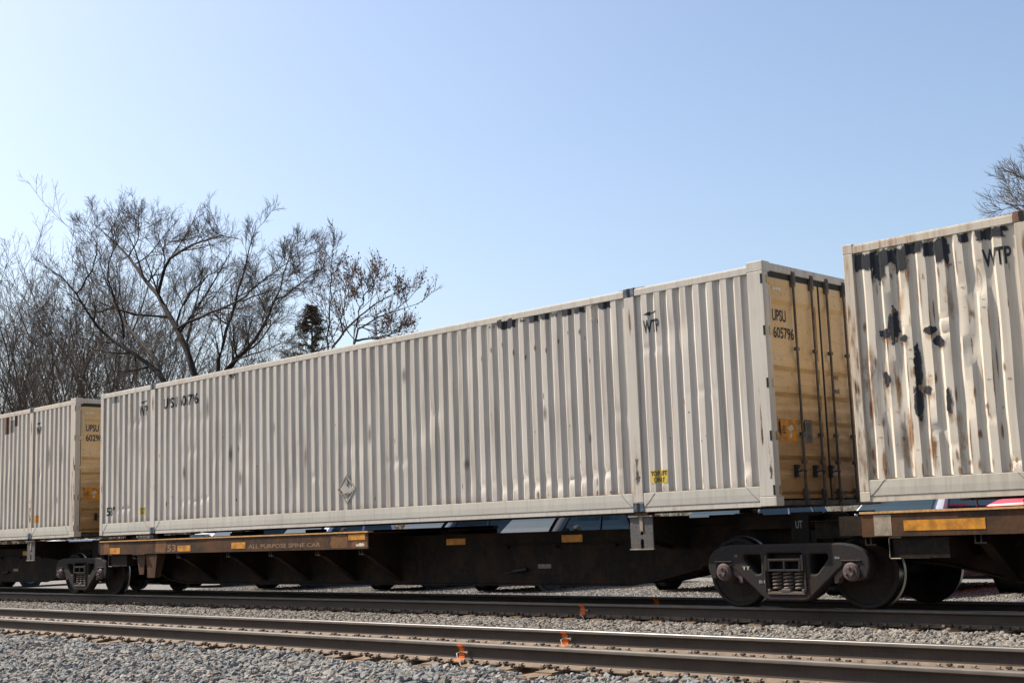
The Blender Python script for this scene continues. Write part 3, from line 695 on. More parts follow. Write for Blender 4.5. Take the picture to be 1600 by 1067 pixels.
for xa, xb, za, zb in ((14.30, 14.575, 1.548, 1.715), (1.60, 1.80, 1.575, 1.71)):
    s = wall_poly('top_lift_sticker', [(xa, za), (xb, za), (xb, zb), (xa, zb)], M['yellow'], cm, dfm)
    wall_text('lettering', 'TOP LIFT\nONLY', M['ink'], s, dfm, xa+.01, xb-.01, za+.012, zb-.012).location.y = -.0016
# diamond placard holder: folded metal frame standing off the ridges
b = MB(); cx, cz, hw, hh = 8.105, zl(1.765), .235, .235; yy = -1.297
outer = [(cx-hw, cz), (cx, cz-hh), (cx+hw, cz), (cx, cz+hh)]
for i in range(4):
    (xa, za), (xb, zb) = outer[i], outer[(i+1) % 4]
    fx = lambda x: cx+(x-cx)*.84; fz = lambda z: cz+(z-cz)*.84
    b.prism([(xa, za), (xb, zb), (fx(xb), fz(zb)), (fx(xa), fz(za))], 1, yy-.004, yy+.006)
pf = b.build('placard_frame', M['silverframe'], cm)
b = MB(); b.prism([(cx-.17, cz+.01), (cx-.01, cz-.13), (cx+.17, cz-.02), (cx+.02, cz+.15)], 1, yy-.001, yy+.004); b.build('placard_plate', M['smudge'], pf)
b = MB(); b.prism([(cx-.02, cz+.09), (cx+.02, cz+.17), (cx+.05, cz+.10), (cx+.02, cz+.05)], 1, yy-.014, yy-.005); b.prism([(cx-.14, cz-.07), (cx+.06, cz-.05), (cx+.05, cz-.065), (cx-.13, cz-.09)], 1, yy-.012, yy-.005); b.build('placard_clip', M['silverframe'], pf)
rr = random.Random(5)
for i in range(11):    # torn tape and tar along the top of the wall
    x = 11.44+i*.213; patch(cm, dfm, x+.05+rr.uniform(-.03, .03), 3.945, rr.uniform(.09, .13), rr.uniform(.045, .08), 'taredge' if i % 3 else 'scuff', 2, .003+i*.0001)
for x, z, rx, rz in ((4.01, 3.45, .08, .30), (5.05, 2.95, .06, .30), (5.07, 2.1, .08, .2), (4.75, 2.55, .07, .2), (4.99, 2.62, .05, .1), (7.0, 2.35, .06, .3), (9.56, 3.45, .07, .16), (12.5, 2.6, .07, .14), (6.1, 2.9, .05, .16), (3.2, 2.3, .05, .16), (8.7, 2.6, .06, .2), (10.9, 2.0, .08, .12), (13.3, 2.2, .06, .1)):
    patch(cm, dfm, x, z, rx, rz, 'softstain')
for k in range(44):    # scattered rust nicks, mostly low on the ridges
    x = rr.uniform(.3, 15.8); patch(cm, dfm, x, 1.47+2.4*rr.random()**2.2, rr.uniform(.012, .03), rr.uniform(.03, .10), 'rustrun', 1, .0016)
for k in range(10): patch(cm, dfm, 11.3+k*.213+rr.uniform(-.02, .02), 3.62+rr.uniform(-.2, .2), .03, .08, 'rustrun', 1, .0017)
wall_poly('patch', [(.46, 3.86), (.75, 3.86), (.74, 3.985), (.47, 3.985)], M['patchgrey'], cm, dfm)
wall_poly('patch', drip_outline(4.72, 4.92, 3.985, [.05, .1, .06, .09, .04], 4), M['tar'], cm, dfm)
wall_poly('label_strip', [(13.40, 3.77), (13.47, 3.77), (13.47, 3.95), (13.40, 3.95)], M['pale'], cm, dfm)
wall_poly('label_strip', [(2.56, 3.81), (2.62, 3.81), (2.62, 3.93), (2.56, 3.93)], M['pale'], cm, dfm)

left_dents = [(14.5, 2.6, .06, .1, .02), (12.9, 2.9, .1, .3, .015), (15.2, 1.8, .1, .2, .012)]
cl, dfl, Pl = container(-CAR_PITCH, 'off white container at the far left, cut by the picture edge', 'left', left_dents, .004, 2, '60298', False)
wall_text('lettering', 'WTP', M['ink'], cl, dfl, 14.32, 14.56, 3.475, 3.645); arrow(cl, dfl, 14.33, 14.53, 3.72)
wall_poly('top_lift_sticker', [(14.30, 1.55), (14.52, 1.55), (14.52, 1.70), (14.30, 1.70)], M['reflector'], cl, dfl)
for x, z, rx, rz in ((14.93, 2.95, .05, .24), (15.52, 2.95, .055, .26), (15.35, 2.0, .03, .08)): patch(cl, dfl, x, z, rx*1.6, rz*1.3, 'softstain')
wall_poly('patch', [(12.72, 3.6), (12.95, 3.6), (12.95, 3.985), (12.72, 3.985)], M['rustbrown'], cl, dfl)
wall_poly('patch', [(13.22, 3.75), (13.38, 3.75), (13.38, 3.985), (13.22, 3.985)], M['rustbrown'], cl, dfl)
wall_poly('patch', [(13.0, 3.62), (13.2, 3.62), (13.2, 3.9), (13.0, 3.9)], M['patchgrey'], cl, dfl)

right_dents = [(1.36, 3.15, .07, .38, .034), (1.42, 2.75, .05, .14, .03), (1.30, 2.2, .06, .25, .024), (.9, 2.6, .07, .5, .026), (.62, 3.3, .09, .3, .03), (.55, 2.35, .12, .35, .036), (.60, 1.75, .08, .18, .02), (1.10, 3.12, .06, .03, .024), (1.10, 2.95, .06, .03, .018), (1.56, 3.45, .09, .16, .036), (.33, 2.4, .07, .4, .022), (1.1, 1.75, .06, .03, .018), (1.75, 1.55, .05, .04, .026), (1.52, 2.0, .05, .03, .02), (.98, 1.95, .05, .04, .02)]
cr, dfr, Pr = container(CAR_PITCH, 'battered rust streaked container with black tar patches at the right edge', 'right', right_dents, .009, 5, '605796', False)
wall_text('lettering', 'WTP', M['ink'], cr, dfr, 1.62, 1.92, 3.575, 3.765)
rr = random.Random(9)
for k, (x, z, rx, rz) in enumerate(((.26, 3.87, .17, .13), (.42, 3.78, .09, .25), (.55, 3.88, .16, .11), (.70, 3.82, .09, .21), (.82, 3.92, .13, .07), (1.10, 3.89, .17, .10), (1.17, 3.83, .07, .15), (1.42, 3.93, .06, .06), (1.72, 3.92, .17, .10), (1.84, 3.95, .1, .08))):
    patch(cr, dfr, x, z, rx, min(rz, 3.985-z), 'taredge', 5, .004+k*.0003)
for k, (x, z, rx, rz) in enumerate(((.555, 3.10, .10, .26), (.44, 3.03, .11, .07), (.66, 2.96, .09, .06), (.42, 2.53, .07, .13), (.98, 3.0, .12, .06), (1.06, 2.87, .11, .08), (.80, 2.62, .06, .30), (.78, 2.24, .07, .24), (.89, 2.36, .08, .07), (1.12, 2.2, .05, .19))):
    patch(cr, dfr, x+.01, z-.06, rx*1.3, rz*1.25, 'ruststain', 4, .0014+k*.00002); patch(cr, dfr, x, z, rx*.74, rz*.9, 'tarmark', 5, .004+k*.0003)
for k in range(20):
    x = rr.uniform(.15, 1.95) if k % 3 else rr.uniform(.15, 1.0); patch(cr, dfr, x, rr.uniform(1.55, 3.8), rr.uniform(.05, .12), rr.uniform(.15, .45), 'ruststain' if k % 3 else 'rustrun', 3, .0015+k*.00003)
for k in range(40):
    patch(cr, dfr, rr.uniform(.15, 1.95), 1.47+2.3*rr.random()**1.3, rr.uniform(.02, .05), rr.uniform(.04, .16), 'rustrun', 1, .0034+k*.00001)
for k in range(46):     # thin rust lines where the ridges fold
    xk = .246+rr.randrange(8)*.2155+rr.choice((0, .088, .13, -.036)); z = rr.uniform(1.5, 3.7); patch(cr, dfr, xk, z, .010, min(rr.uniform(.1, .6), 3.98-z, z-1.43), 'rustrun', 2, .0032+k*.00001)
for k in range(26):
    xk = .246+rr.randrange(8)*.2155+.044; patch(cr, dfr, xk, rr.uniform(1.6, 3.8), .05, .012, 'rustrun', 0, .0036+k*.00001)
def post_stain(t, x0, x1, z0, z1, mat):
    b = MB(); b.poly([(x0, -1.2968, zl(z0)), (x1, -1.2968, zl(z0)), (x1, -1.2968, zl(z1)), (x0, -1.2968, zl(z1))]); b.build('stain', M[mat], t)
for t_, seed, n in ((cm, 1, 9), (cl, 2, 12), (cr, 3, 26)):
    rr = random.Random(seed)
    for k in range(n):
        x0, x1 = rr.choice(((.0, .12), (1.985, 2.155), (14.0, 14.17), (15.93, 16.15))) if n < 20 else rr.choice(((.0, .12), (.0, .12), (1.985, 2.155)))
        z0 = 1.32+1.8*rr.random()**1.8; c = rr.uniform(x0, x1); w = rr.uniform(.02, .06); post_stain(t_, max(x0, c-w), min(x1, c+w), z0, z0+rr.uniform(.15, .7), 'rustrun' if k % 2 else 'ruststain')
    if t_ is cr:
        for k in range(9): z0 = 1.2+k*.14; post_stain(t_, .0+rr.uniform(0, .03), .06+rr.uniform(0, .08), z0, z0+rr.uniform(.2, .5), 'ruststain' if k % 2 else 'rustrun')
    for x in (2.07, 14.08): post_stain(t_, x-.05, x+.05, 3.35, 3.99, 'rustrun')
    post_stain(t_, 15.99, 16.03, 1.6, 3.0, 'rustrun'); post_stain(t_, 16.07, 16.14, 1.32, 1.9, 'scuff'); post_stain(t_, 14.02, 14.15, 1.35, 2.0, 'scuff')

# ------------------------------------------------------------------ spine cars
def curve_plate(name, outer, holes, y0, y1, bevel=.008):
    """plate in the XZ plane with holes, between y0 and y1"""
    c = bpy.data.curves.new('c', 'CURVE'); c.dimensions = '2D'; c.fill_mode = 'BOTH'; c.extrude = abs(y1-y0)/2-bevel; c.bevel_depth = bevel; c.bevel_resolution = 1
    for pts in [outer]+holes:
        sp = c.splines.new('POLY'); sp.points.add(len(pts)-1); sp.use_cyclic_u = True
        for p, q in zip(sp.points, pts): p.co = (q[0], q[1], 0, 1)
    o = bpy.data.objects.new('c', c); COL.objects.link(o); dg = bpy.context.evaluated_depsgraph_get(); dg.update()
    me = bpy.data.meshes.new_from_object(o.evaluated_get(dg)); me.name = name
    bpy.data.objects.remove(o); bpy.data.curves.remove(c)
    me.transform(Matrix(((1, 0, 0, 0), (0, 0, -1, (y0+y1)/2), (0, 1, 0, 0), (0, 0, 0, 1)))); me.materials.clear(); return me
def rounded(pts, r=.03, n=4):
    o = []
    k = len(pts)
    for i in range(k):
        p, a, c = Vector(pts[i]), Vector(pts[i-1]), Vector(pts[(i+1) % k])
        d1 = (a-p); d2 = (c-p); rr = min(r, d1.length*.45, d2.length*.45); s, e = p+d1.normalized()*rr, p+d2.normalized()*rr
        for j in range(n+1):
            t = j/n; q = s*(1-t)**2+p*2*t*(1-t)+e*t*t; o.append((q.x, q.y))
    return o
def spine_car(ox, label, main):
    t = thing('spine_car', label, 'rail car', (ox, 0, 0), 'spine cars carrying containers')
    SW = .45
    b = MB(); b.prism([(-.14, .985), (-.14, .55), (.55, .49), (1.4, .296), (2.0, .225), (13.25, .238), (13.81, .332), (14.45, .472), (15.35, .56), (16.05, .58), (16.05, .985)], 1, -SW, SW)
    cs = b.build('centre_sill', M['sill'], t, bevel=.012)
    b = MB()
    for s in (-1, 1):
        y = s*(SW+.012); ya, yb = sorted((s*(SW+.001), s*(SW+.05)))
        b.prism([(-.1, .53), (.55, .47), (1.4, .276), (2.0, .205), (13.25, .218), (13.81, .312), (14.45, .452), (14.45, .474), (13.81, .334), (13.25, .24), (2.0, .227), (1.4, .298), (.55, .492), (-.1, .552)], 1, ya, yb)
        b.box(-.1, 16.0, ya, yb, .965, .987)
    b.build('sill_flange', M['sill'], cs)
    b = MB(); b.box(13.55, 16.0, -.449, .449, .9855, 1.105); b.build('end_riser', M['sill'], t, bevel=.01)
    # trailer platform
    for s in (-1, 1):
        def yb(a, c): return tuple(sorted((s*a, s*c)))
        PE = 8.57 if s < 0 else 8.94; PT = 0 if s < 0 else .026
        b = MB(); b.box(-.03, PE, *yb(1.252, 1.240), .815, 1.066); b.box(-.03, 8.57, *yb(1.2405, 1.16), .815, .826); sp = b.build('side_plate', M['sideplate'], t)
        b = MB(); xs = [-.045, 1.05, 2.62, 3.9, 5.05, 6.4, 7.7, PE+.015]
        for xa, xb in zip(xs[:-1], xs[1:]): b.box(xa, xb-.006, *yb(1.268+random.uniform(-.003, .004), 1.15), 1.067, 1.090+PT+random.uniform(-.002, .002))
        b.build('deck_edge', M['wornedge'] if s < 0 else M['sill'], sp)
        b = MB(); b.box(-.028, 8.568, *yb(1.149, .46), 1.052, 1.070); b.build('deck_plate', M['sideplate'], t)
        for x in (.06, 1.32, 2.95, 4.62, 5.93, 7.25, 8.39):   # tapered bearers: web and bottom flange
            b = MB(); b.prism([(s*1.238, 1.05), (s*1.238, .735), (s*1.12, .71), (s*.452, .28 if x > 1.3 else .56), (s*.452, 1.05)], 0, x-.008, x+.008)
            n = len(b.v); b.prism([(s*1.2385, .737), (s*1.12, .713), (s*.4525, .283 if x > 1.3 else .563), (s*.4525, .268 if x > 1.3 else .548), (s*1.12, .697), (s*1.2385, .722)], 0, x-.06, x+.06)
            b.box(x-.07, x-.055, *yb(1.239, 1.18), .722, .812); b.build('cross_bearer', M['sill'], t)
        # jacking pad bracket hanging from the platform
        if main:
            b = MB()
            b.prism([(1.40, .80), (1.72, .80), (1.66, .42), (1.50, .42)], 1, *yb(1.236, 1.215)); b.prism([(1.74, .80), (2.16, .80), (2.08, .36), (1.84, .36)], 1, *yb(1.236, 1.215))
            b.box(1.33, 1.80, *yb(1.30, 1.17), .800, .814); b.prism([(s*1.215, .80), (s*1.0, .80), (s*1.12, .36), (s*1.215, .36)], 0, 1.76, 1.78); b.prism([(s*1.215, .80), (s*1.0, .80), (s*1.12, .36), (s*1.215, .36)], 0, 2.06, 2.08)
            b.build('jacking_bracket', M['sideplate'], t)
        # container guide bracket with slot
        slot = [(14.085+.030*math.cos(a), .79+(.038 if math.sin(a) >= 0 else -.038)+.03*math.sin(a)) for a in [2*math.pi*i/20 for i in range(20)]]
        ring = [(14.085+.026*math.cos(a), .925+.026*math.sin(a)) for a in [2*math.pi*i/14 for i in range(14)]]
        me = curve_plate('guide_bracket', [(13.90, .735), (14.262, .735), (14.262, 1.135), (13.90, 1.135)], [slot, ring], s*1.252, s*1.232, .003); me.materials.append(M['bracket']); br = link('guide_bracket', me, t)
        b = MB(); b.box(13.885, 14.275, *yb(1.275, 1.10), 1.137, 1.150); b.box(13.89, 14.27, *yb(1.268, 1.23), .720, .734); b.box(14.06, 14.11, *yb(1.262, 1.254), .955, 1.135); b.build('bracket_lip', M['palepatch'], br)
        b = MB(); b.prism([(s*1.231, 1.13), (s*1.231, .86), (s*.452, .70), (s*.452, 1.13)], 0, 13.93, 13.95); b.prism([(s*1.231, 1.13), (s*1.231, .86), (s*.452, .70), (s*.452, 1.13)], 0, 14.21, 14.23); b.box(13.91, 14.25, *yb(1.231, .452), 1.105, 1.136); b.build('bracket_arm', M['sill'], t)
        b = MB(); b.box(13.97, 14.19, *yb(1.24, 1.10), 1.151, 1.197); b.build('twist_lock', M['castrust'], t)
        # pedestals under the left lift posts
        b = MB(); b.box(2.0, 2.15, *yb(1.22, 1.08), 1.071, 1.197); b.box(1.7, 2.45, *yb(1.0, .7), 1.071, 1.16); b.build('pedestal', M['sill'], t)
        b = MB(); b.box(4.28, 4.62, *yb(.95, .70), 1.071, 1.17); b.build('pedestal', M['sill'], t)
        # end arms over the truck
        b = MB(); b.prism([(16.01, 1.12), (16.25, 1.12), (16.25, .742), (16.01, .742)], 1, *yb(.80, .78)); b.box(16.02, 16.24, *yb(.78, .452), 1.08, 1.12); b.box(15.93, 16.5, *yb(.86, .6), .722, .741); b.box(15.2, 16.01, *yb(.70, .452), .93, 1.10); b.box(16.252, 16.34, *yb(.78, .70), .75, .90)
        ea = b.build('end_arm', M['sill'], t)
        b = MB(); b.box(-.90, -.145, *yb(.80, .77), .815, 1.0); b.box(-.92, -.145, *yb(.86, .60), 1.001, 1.012); b.box(-.90, -.145, *yb(.86, .77), .805, .814); b.box(-.40, -.03, *yb(1.10, .60), .83, 1.05); b.build('end_arm', M['sill'], t)
        if s < 0 and main:
            flat_text('chalk_mark', 'UT', M['chalk'], ea, 16.075, 16.17, .93, 1.02, -.802)
    b = MB(); b.box(-1.2, -.14, -.30, .30, .62, .98); b.box(16.05, 16.3, -.34, .34, .60, .98); b.lathe([(0, -.1), (.17, -.1), (.17, .09), (.1, .12), (0, .12)], 2, (-1.1, 0, 1.0), 18); b.build('articulation', M['sill'], t)
    # C channel end of the sill
    b = MB(); b.prism(rounded([(.27, .806), (.74, .806), (.74, .794), (.284, .794), (.284, .590), (.74, .590), (.74, .576), (.27, .576)], .02, 2), 1, -1.225, -1.20); b.box(.30, .95, -1.199, -.46, .58, .80); b.build('end_channel', M['sill'], t)
    b = MB(); b.tube([(.42, -1.228, .804), (.285, -1.228, .804), (.272, -1.228, .79), (.272, -1.228, .592), (.285, -1.228, .578), (.40, -1.228, .578)], .006, 6); b.build('channel_edge', M['palepatch'], t)
    # air line, label plate and rods on the sill web
    b = MB(); b.tube([(10.7, -.475, .815), (13.25, -.475, .80), (13.6, -.475, .77)], .011, 6)
    for x in (10.85, 11.85, 12.95): b.box(x-.05, x+.05, -.50, -.452, .755, .80)
    b.build('air_line', M['sill'], t)
    b = MB(); b.box(11.48, 11.74, -.456, -.451, .462, .522); b.build('label_plate', M['greyplate'], t)
    b = MB(); b.tube([(10.82, -.48, .39), (11.0, -.48, .42)], .008, 6); b.tube([(11.0, -.485, .42), (11.28, -.485, .455)], .024, 8); b.build('release_rod', M['gasket'], t)
    b = MB(); b.tube([(13.2, .2, .33), (14.4, .2, .40), (15.4, .2, .45)], .03, 8); b.build('brake_rod', M['sill'], t)
    for xa, xb, za, zb in ((9.52, 9.95, .83, .925), (11.965, 12.36, .828, .93)):
        b = MB(); b.box(xa, xb, -.4545, -.4515, za, zb); b.build('reflector', M['reflector'], t)
    sides = [(.36, .77, .825, .945), (2.93, 3.38, .845, .955), (4.735, 5.17, .868, .978), (8.07, 8.50, .955, 1.045)] if main else [(.475, 1.39, .872, .985)]
    for xa, xb, za, zb in sides:
        b = MB(); b.box(xa, xb, -1.2555, -1.2525, za, zb); b.build('reflector', M['reflector'], t)
    b = MB(); b.box(.12, .33, -1.2545, -1.2525, .826, 1.05); b.build('worn_patch', M['palepatch'] if not main else M['rustpatch'], t)
    if main:
        flat_text('stencil', '53', M['stencil'], t, 2.56, 2.87, .845, .975, -1.2535)
        flat_text('stencil', 'ALL PURPOSE SPINE CAR', M['stencil'], t, 5.26, 7.34, .862, .935, -1.2535)
        for k, (xa, xb, za, zb, mt) in enumerate(((7.62, 8.02, .832, 1.06, 'rustpatch'), (2.15, 2.5, .832, 1.06, 'rustpatch'), (8.15, 8.54, .832, .93, 'rustpatch'), (8.25, 8.46, .85, .915, 'pale'))):
            b = MB(); r = random.Random(k); f = [i/7 for i in range(8)]; o = [(xa+(xb-xa)*q+r.uniform(-.02, .02), za+r.uniform(0, .015)) for q in f]+[(xb+r.uniform(-.03, .03), za+(zb-za)*q) for q in (.3, .6)]+[(xa+(xb-xa)*q+r.uniform(-.02, .02), zb-r.uniform(0, .03)) for q in f[::-1]]+[(xa+r.uniform(-.03, .03), za+(zb-za)*q) for q in (.6, .3)]
            b.poly([(x, -1.2523-.0003*k, z) for x, z in o]); b.build('worn_patch', M[mt], t)
    return t
spine_car(0, 'dark rusty spine car under the middle container, with stencilled lettering along its platform', True)
spine_car(-CAR_PITCH, 'dark spine car at the left edge, its tapered end reaching the left wheel truck', False)
spine_car(CAR_PITCH, 'rust brown spine car end at the right edge with one long orange reflector', False)

# ------------------------------------------------------------------ wheel trucks
def frame_outline():
    h = [(.74, .735), (.90, .715), (1.02, .66), (1.08, .575), (1.085, .49), (1.06, .41), (1.03, .36), (.99, .36), (.985, .54), (.755, .54), (.745, .505), (.69, .465), (.27, .115)]
    return h + [(-x, z) for x, z in h[::-1]]
SF = {}
for s in (-1, 1):
    outl = rounded(frame_outline(), .045, 3)
    holes = [rounded([(-.258, .165), (.258, .165), (.258, .668), (-.258, .668)], .04, 3)] + [rounded([(k*.315, .655), (k*.585, .655), (k*.60, .575), (k*.42, .375), (k*.315, .395)][::k], .055, 4) for k in (1, -1)]
    me = curve_plate('side_frame', outl, holes, s*1.11, s*.93, .022); me.materials.append(M['truck']); smoothen(me, 35); SF[s] = me
def wheel_me(s):
    prof = [(.085, .115), (.12, .115), (.125, .085), (.16, .055), (.30, .035), (.365, .062), (.372, .082), (.405, .082), (.417, .074), (.4205, -.02), (.425, -.032), (.445, -.042), (.447, -.056), (.432, -.064), (.365, -.06), (.30, .005), (.16, .02), (.12, -.05), (.085, -.05)]
    mi = [0]*8+[1, 1]+[1]+[0]*7
    b = MB(); b.lathe([(r, s*a) for r, a in prof], 1, (0, 0, 0), 64, mi); return b.mesh('wheel', [M['wheel'], M['tread']], 30)
WM = {s: wheel_me(s) for s in (-1, 1)}
def truck(x, label, chalk):
    t = thing('wheel_truck', label, 'wheel truck', (x, 0, 0), 'wheel trucks under the spine cars')
    for ax in (-.868, .868):
        b = MB(); b.lathe([(0, -1.0), (.075, -1.0), (.08, -.6), (.085, 0), (.08, .6), (.075, 1.0), (0, 1.0)], 1, (ax, 0, .4195), 16); axl = b.build('axle', M['wheel'], t, 40)
        for s in (-1, 1):
            link('wheel', WM[s], t, loc=(ax, s*.725, .4195))
            b = MB(); b.lathe([(0, s*1.165), (.055, s*1.165), (.06, s*1.15), (.088, s*1.145), (.092, s*1.13), (.105, s*1.12), (.105, s*.95), (.09, s*.90), (.09, s*.86)], 1, (ax, 0, .4305), 22); br = b.build('bearing', M['bearing'], t, 40)
            b = MB()
            for k in range(3):
                a = R(90+120*k); b.lathe([(0, s*1.185), (.014, s*1.185), (.018, s*1.18), (.018, s*1.15)], 1, (ax+.045*math.cos(a), 0, .4305+.045*math.sin(a)), 8)
            b.build('cap_screw', M['spring'], br)
            b = MB(); ya, yb = sorted((s*1.10, s*.95)); b.box(ax-.105, ax+.105, ya, yb, .50, .538); [b.prism([(ax+q*.112, .535), (ax+q*.21, .47), (ax+q*.245, .42), (ax+q*.245, .30), (ax+q*.20, .30), (ax+q*.18, .355), (ax+q*.112, .40)], 1, ya+.02, yb-.02) for q in ((1,) if ax < 0 else (-1,))]
            b.build('bearing_adapter', M['bearing'], t, bevel=.006)
    for s in (-1, 1):
        sf = link('side_frame', SF[s], t)
        # pedestal arch and raised rib round the window
        b = MB(); ya, yb = sorted((s*1.125, s*1.09))
        for k in (-1, 1): b.prism([(k*.74, .565), (k*1.0, .565), (k*1.0, .545), (k*.74, .545)], 1, ya, yb)
        b.box(-.285, -.262, ya, yb, .20, .64); b.box(.262, .285, ya, yb, .20, .64); b.build('frame_rib', M['truck'], sf, bevel=.01)
        for k in (-1, 0, 1):
            b = MB(); pts = []; turns = 5.2; n = 78
            for i in range(n):
                a = 2*math.pi*turns*i/(n-1); pts.append((k*.155+.058*math.cos(a), s*1.035+.058*math.sin(a), .215+.215*i/(n-1)))
            b.tube(pts, .0155, 7); b.build('spring', M['spring'], t, 50)
        b = MB(); ya, yb = sorted((s*1.12, s*.94)); b.box(-.25, .25, ya, yb, .172, .205); b.box(-.06, .06, ya-.004, yb, .2051, .235); b.box(-.25, -.215, ya-.003, yb, .2051, .235); b.box(.215, .25, ya-.003, yb, .2051, .235); b.build('spring_seat', M['spring'], t, bevel=.004)
        # bolster end with two pockets
        ys = sorted((s*1.135, s*.3)); yo = s*1.135
        b = MB(); yi = s*1.0
        a0, a1 = sorted((yo, yi)); bx = [(-.225, .225, .436, .462), (-.225, .225, .555, .585), (-.225, -.197, .462, .555), (.197, .225, .462, .555), (-.014, .014, .462, .555)]
        for x0, x1, z0, z1 in bx: b.box(x0, x1, a0, a1, z0, z1)
        i0, i1 = sorted((yi, s*.05)); b.box(-.22, .22, i0, i1, .45, .64)
        b.build('bolster', M['truck'], t, bevel=.006)
        b = MB(); b.box(.228, .262, a0, a1-.002, .44, .63); b.box(-.262, -.228, a0, a1-.002, .44, .63); b.build('friction_wedge', M['truck'], t, bevel=.006)
    b = MB(); b.lathe([(0, .0), (.2, .0), (.2, .06), (0, .06)], 2, (0, 0, .64), 20); b.build('centre_plate', M['truck'], t)
    for k in (-1, 1):
        b = MB(); b.prism([(k*.36, .30), (k*.44, .34), (k*.44, .28), (k*.36, .24)], 1, -.78, .78); b.box(*sorted((k*.40, k*.46)), -.82, -.68, .30, .46); b.box(*sorted((k*.40, k*.46)), .68, .82, .30, .46); b.build('brake_beam', M['truck'], t)
    if chalk:
        for s_, xa, xb, za, zb in (('TT', -.60, -.49, .455, .50), ('B1', -.37, -.29, .30, .335), ('U', -.70, -.665, .61, .64), ('86', .665, .73, .575, .605)):
            c = flat_text('chalk_mark', s_, M['chalk'], t, xa, xb, za, zb, -1.1125)
    return t
truck(16.09, 'wheel truck at the right with coil springs and a chalk marked side frame', True)
truck(16.09-CAR_PITCH, 'wheel truck at the left, half covered by the platform end', False)

# ------------------------------------------------------------------ parked vehicles (built nose towards -Y, ground at z = 0)
def loft(b, secs, mi=0):
    n0 = len(b.v); k = len(secs[0])
    for s in secs: b.v += [tuple(p) for p in s]
    for i in range(len(secs)-1):
        for j in range(k):
            j2 = (j+1) % k; b.f.append((n0+i*k+j, n0+i*k+j2, n0+(i+1)*k+j2, n0+(i+1)*k+j)); b.mi.append(mi)
    b.f.append(tuple(n0+j for j in range(k))); b.f.append(tuple(n0+(len(secs)-1)*k+j for j in reversed(range(k)))); b.mi += [mi, mi]
VK = {
 'suv': dict(L=4.75, body=[(0, .72, .42, .86), (.10, .84, .30, .98), (.45, .92, .26, 1.06), (1.1, .94, .25, 1.12), (1.6, .95, .25, 1.14), (4.0, .95, .25, 1.16), (4.55, .92, .30, 1.14), (4.75, .84, .42, 1.0)],
             base=(1.15, 4.62, .87, 1.10), roof=(1.98, 4.25, .68, 1.74), ax=(.95, 3.75), wr=.37),
 'pickup': dict(L=5.7, body=[(0, .78, .48, 1.02), (.10, .90, .36, 1.16), (.5, .97, .32, 1.22), (1.3, .99, .32, 1.27), (1.7, .99, .32, 1.28), (3.9, .99, .32, 1.28), (5.6, .98, .36, 1.26), (5.7, .95, .42, 1.24)],
             base=(1.35, 3.95, .92, 1.25), roof=(2.15, 3.75, .74, 1.90), ax=(1.05, 4.55), wr=.41),
 'sedan': dict(L=4.7, body=[(0, .68, .38, .66), (.12, .82, .24, .78), (.5, .90, .20, .86), (1.2, .91, .20, .93), (1.6, .91, .20, .95), (3.8, .91, .20, .98), (4.5, .87, .26, .98), (4.7, .78, .36, .86)],
             base=(1.25, 4.25, .83, .92), roof=(2.15, 3.45, .62, 1.45), ax=(.92, 3.65), wr=.33)}
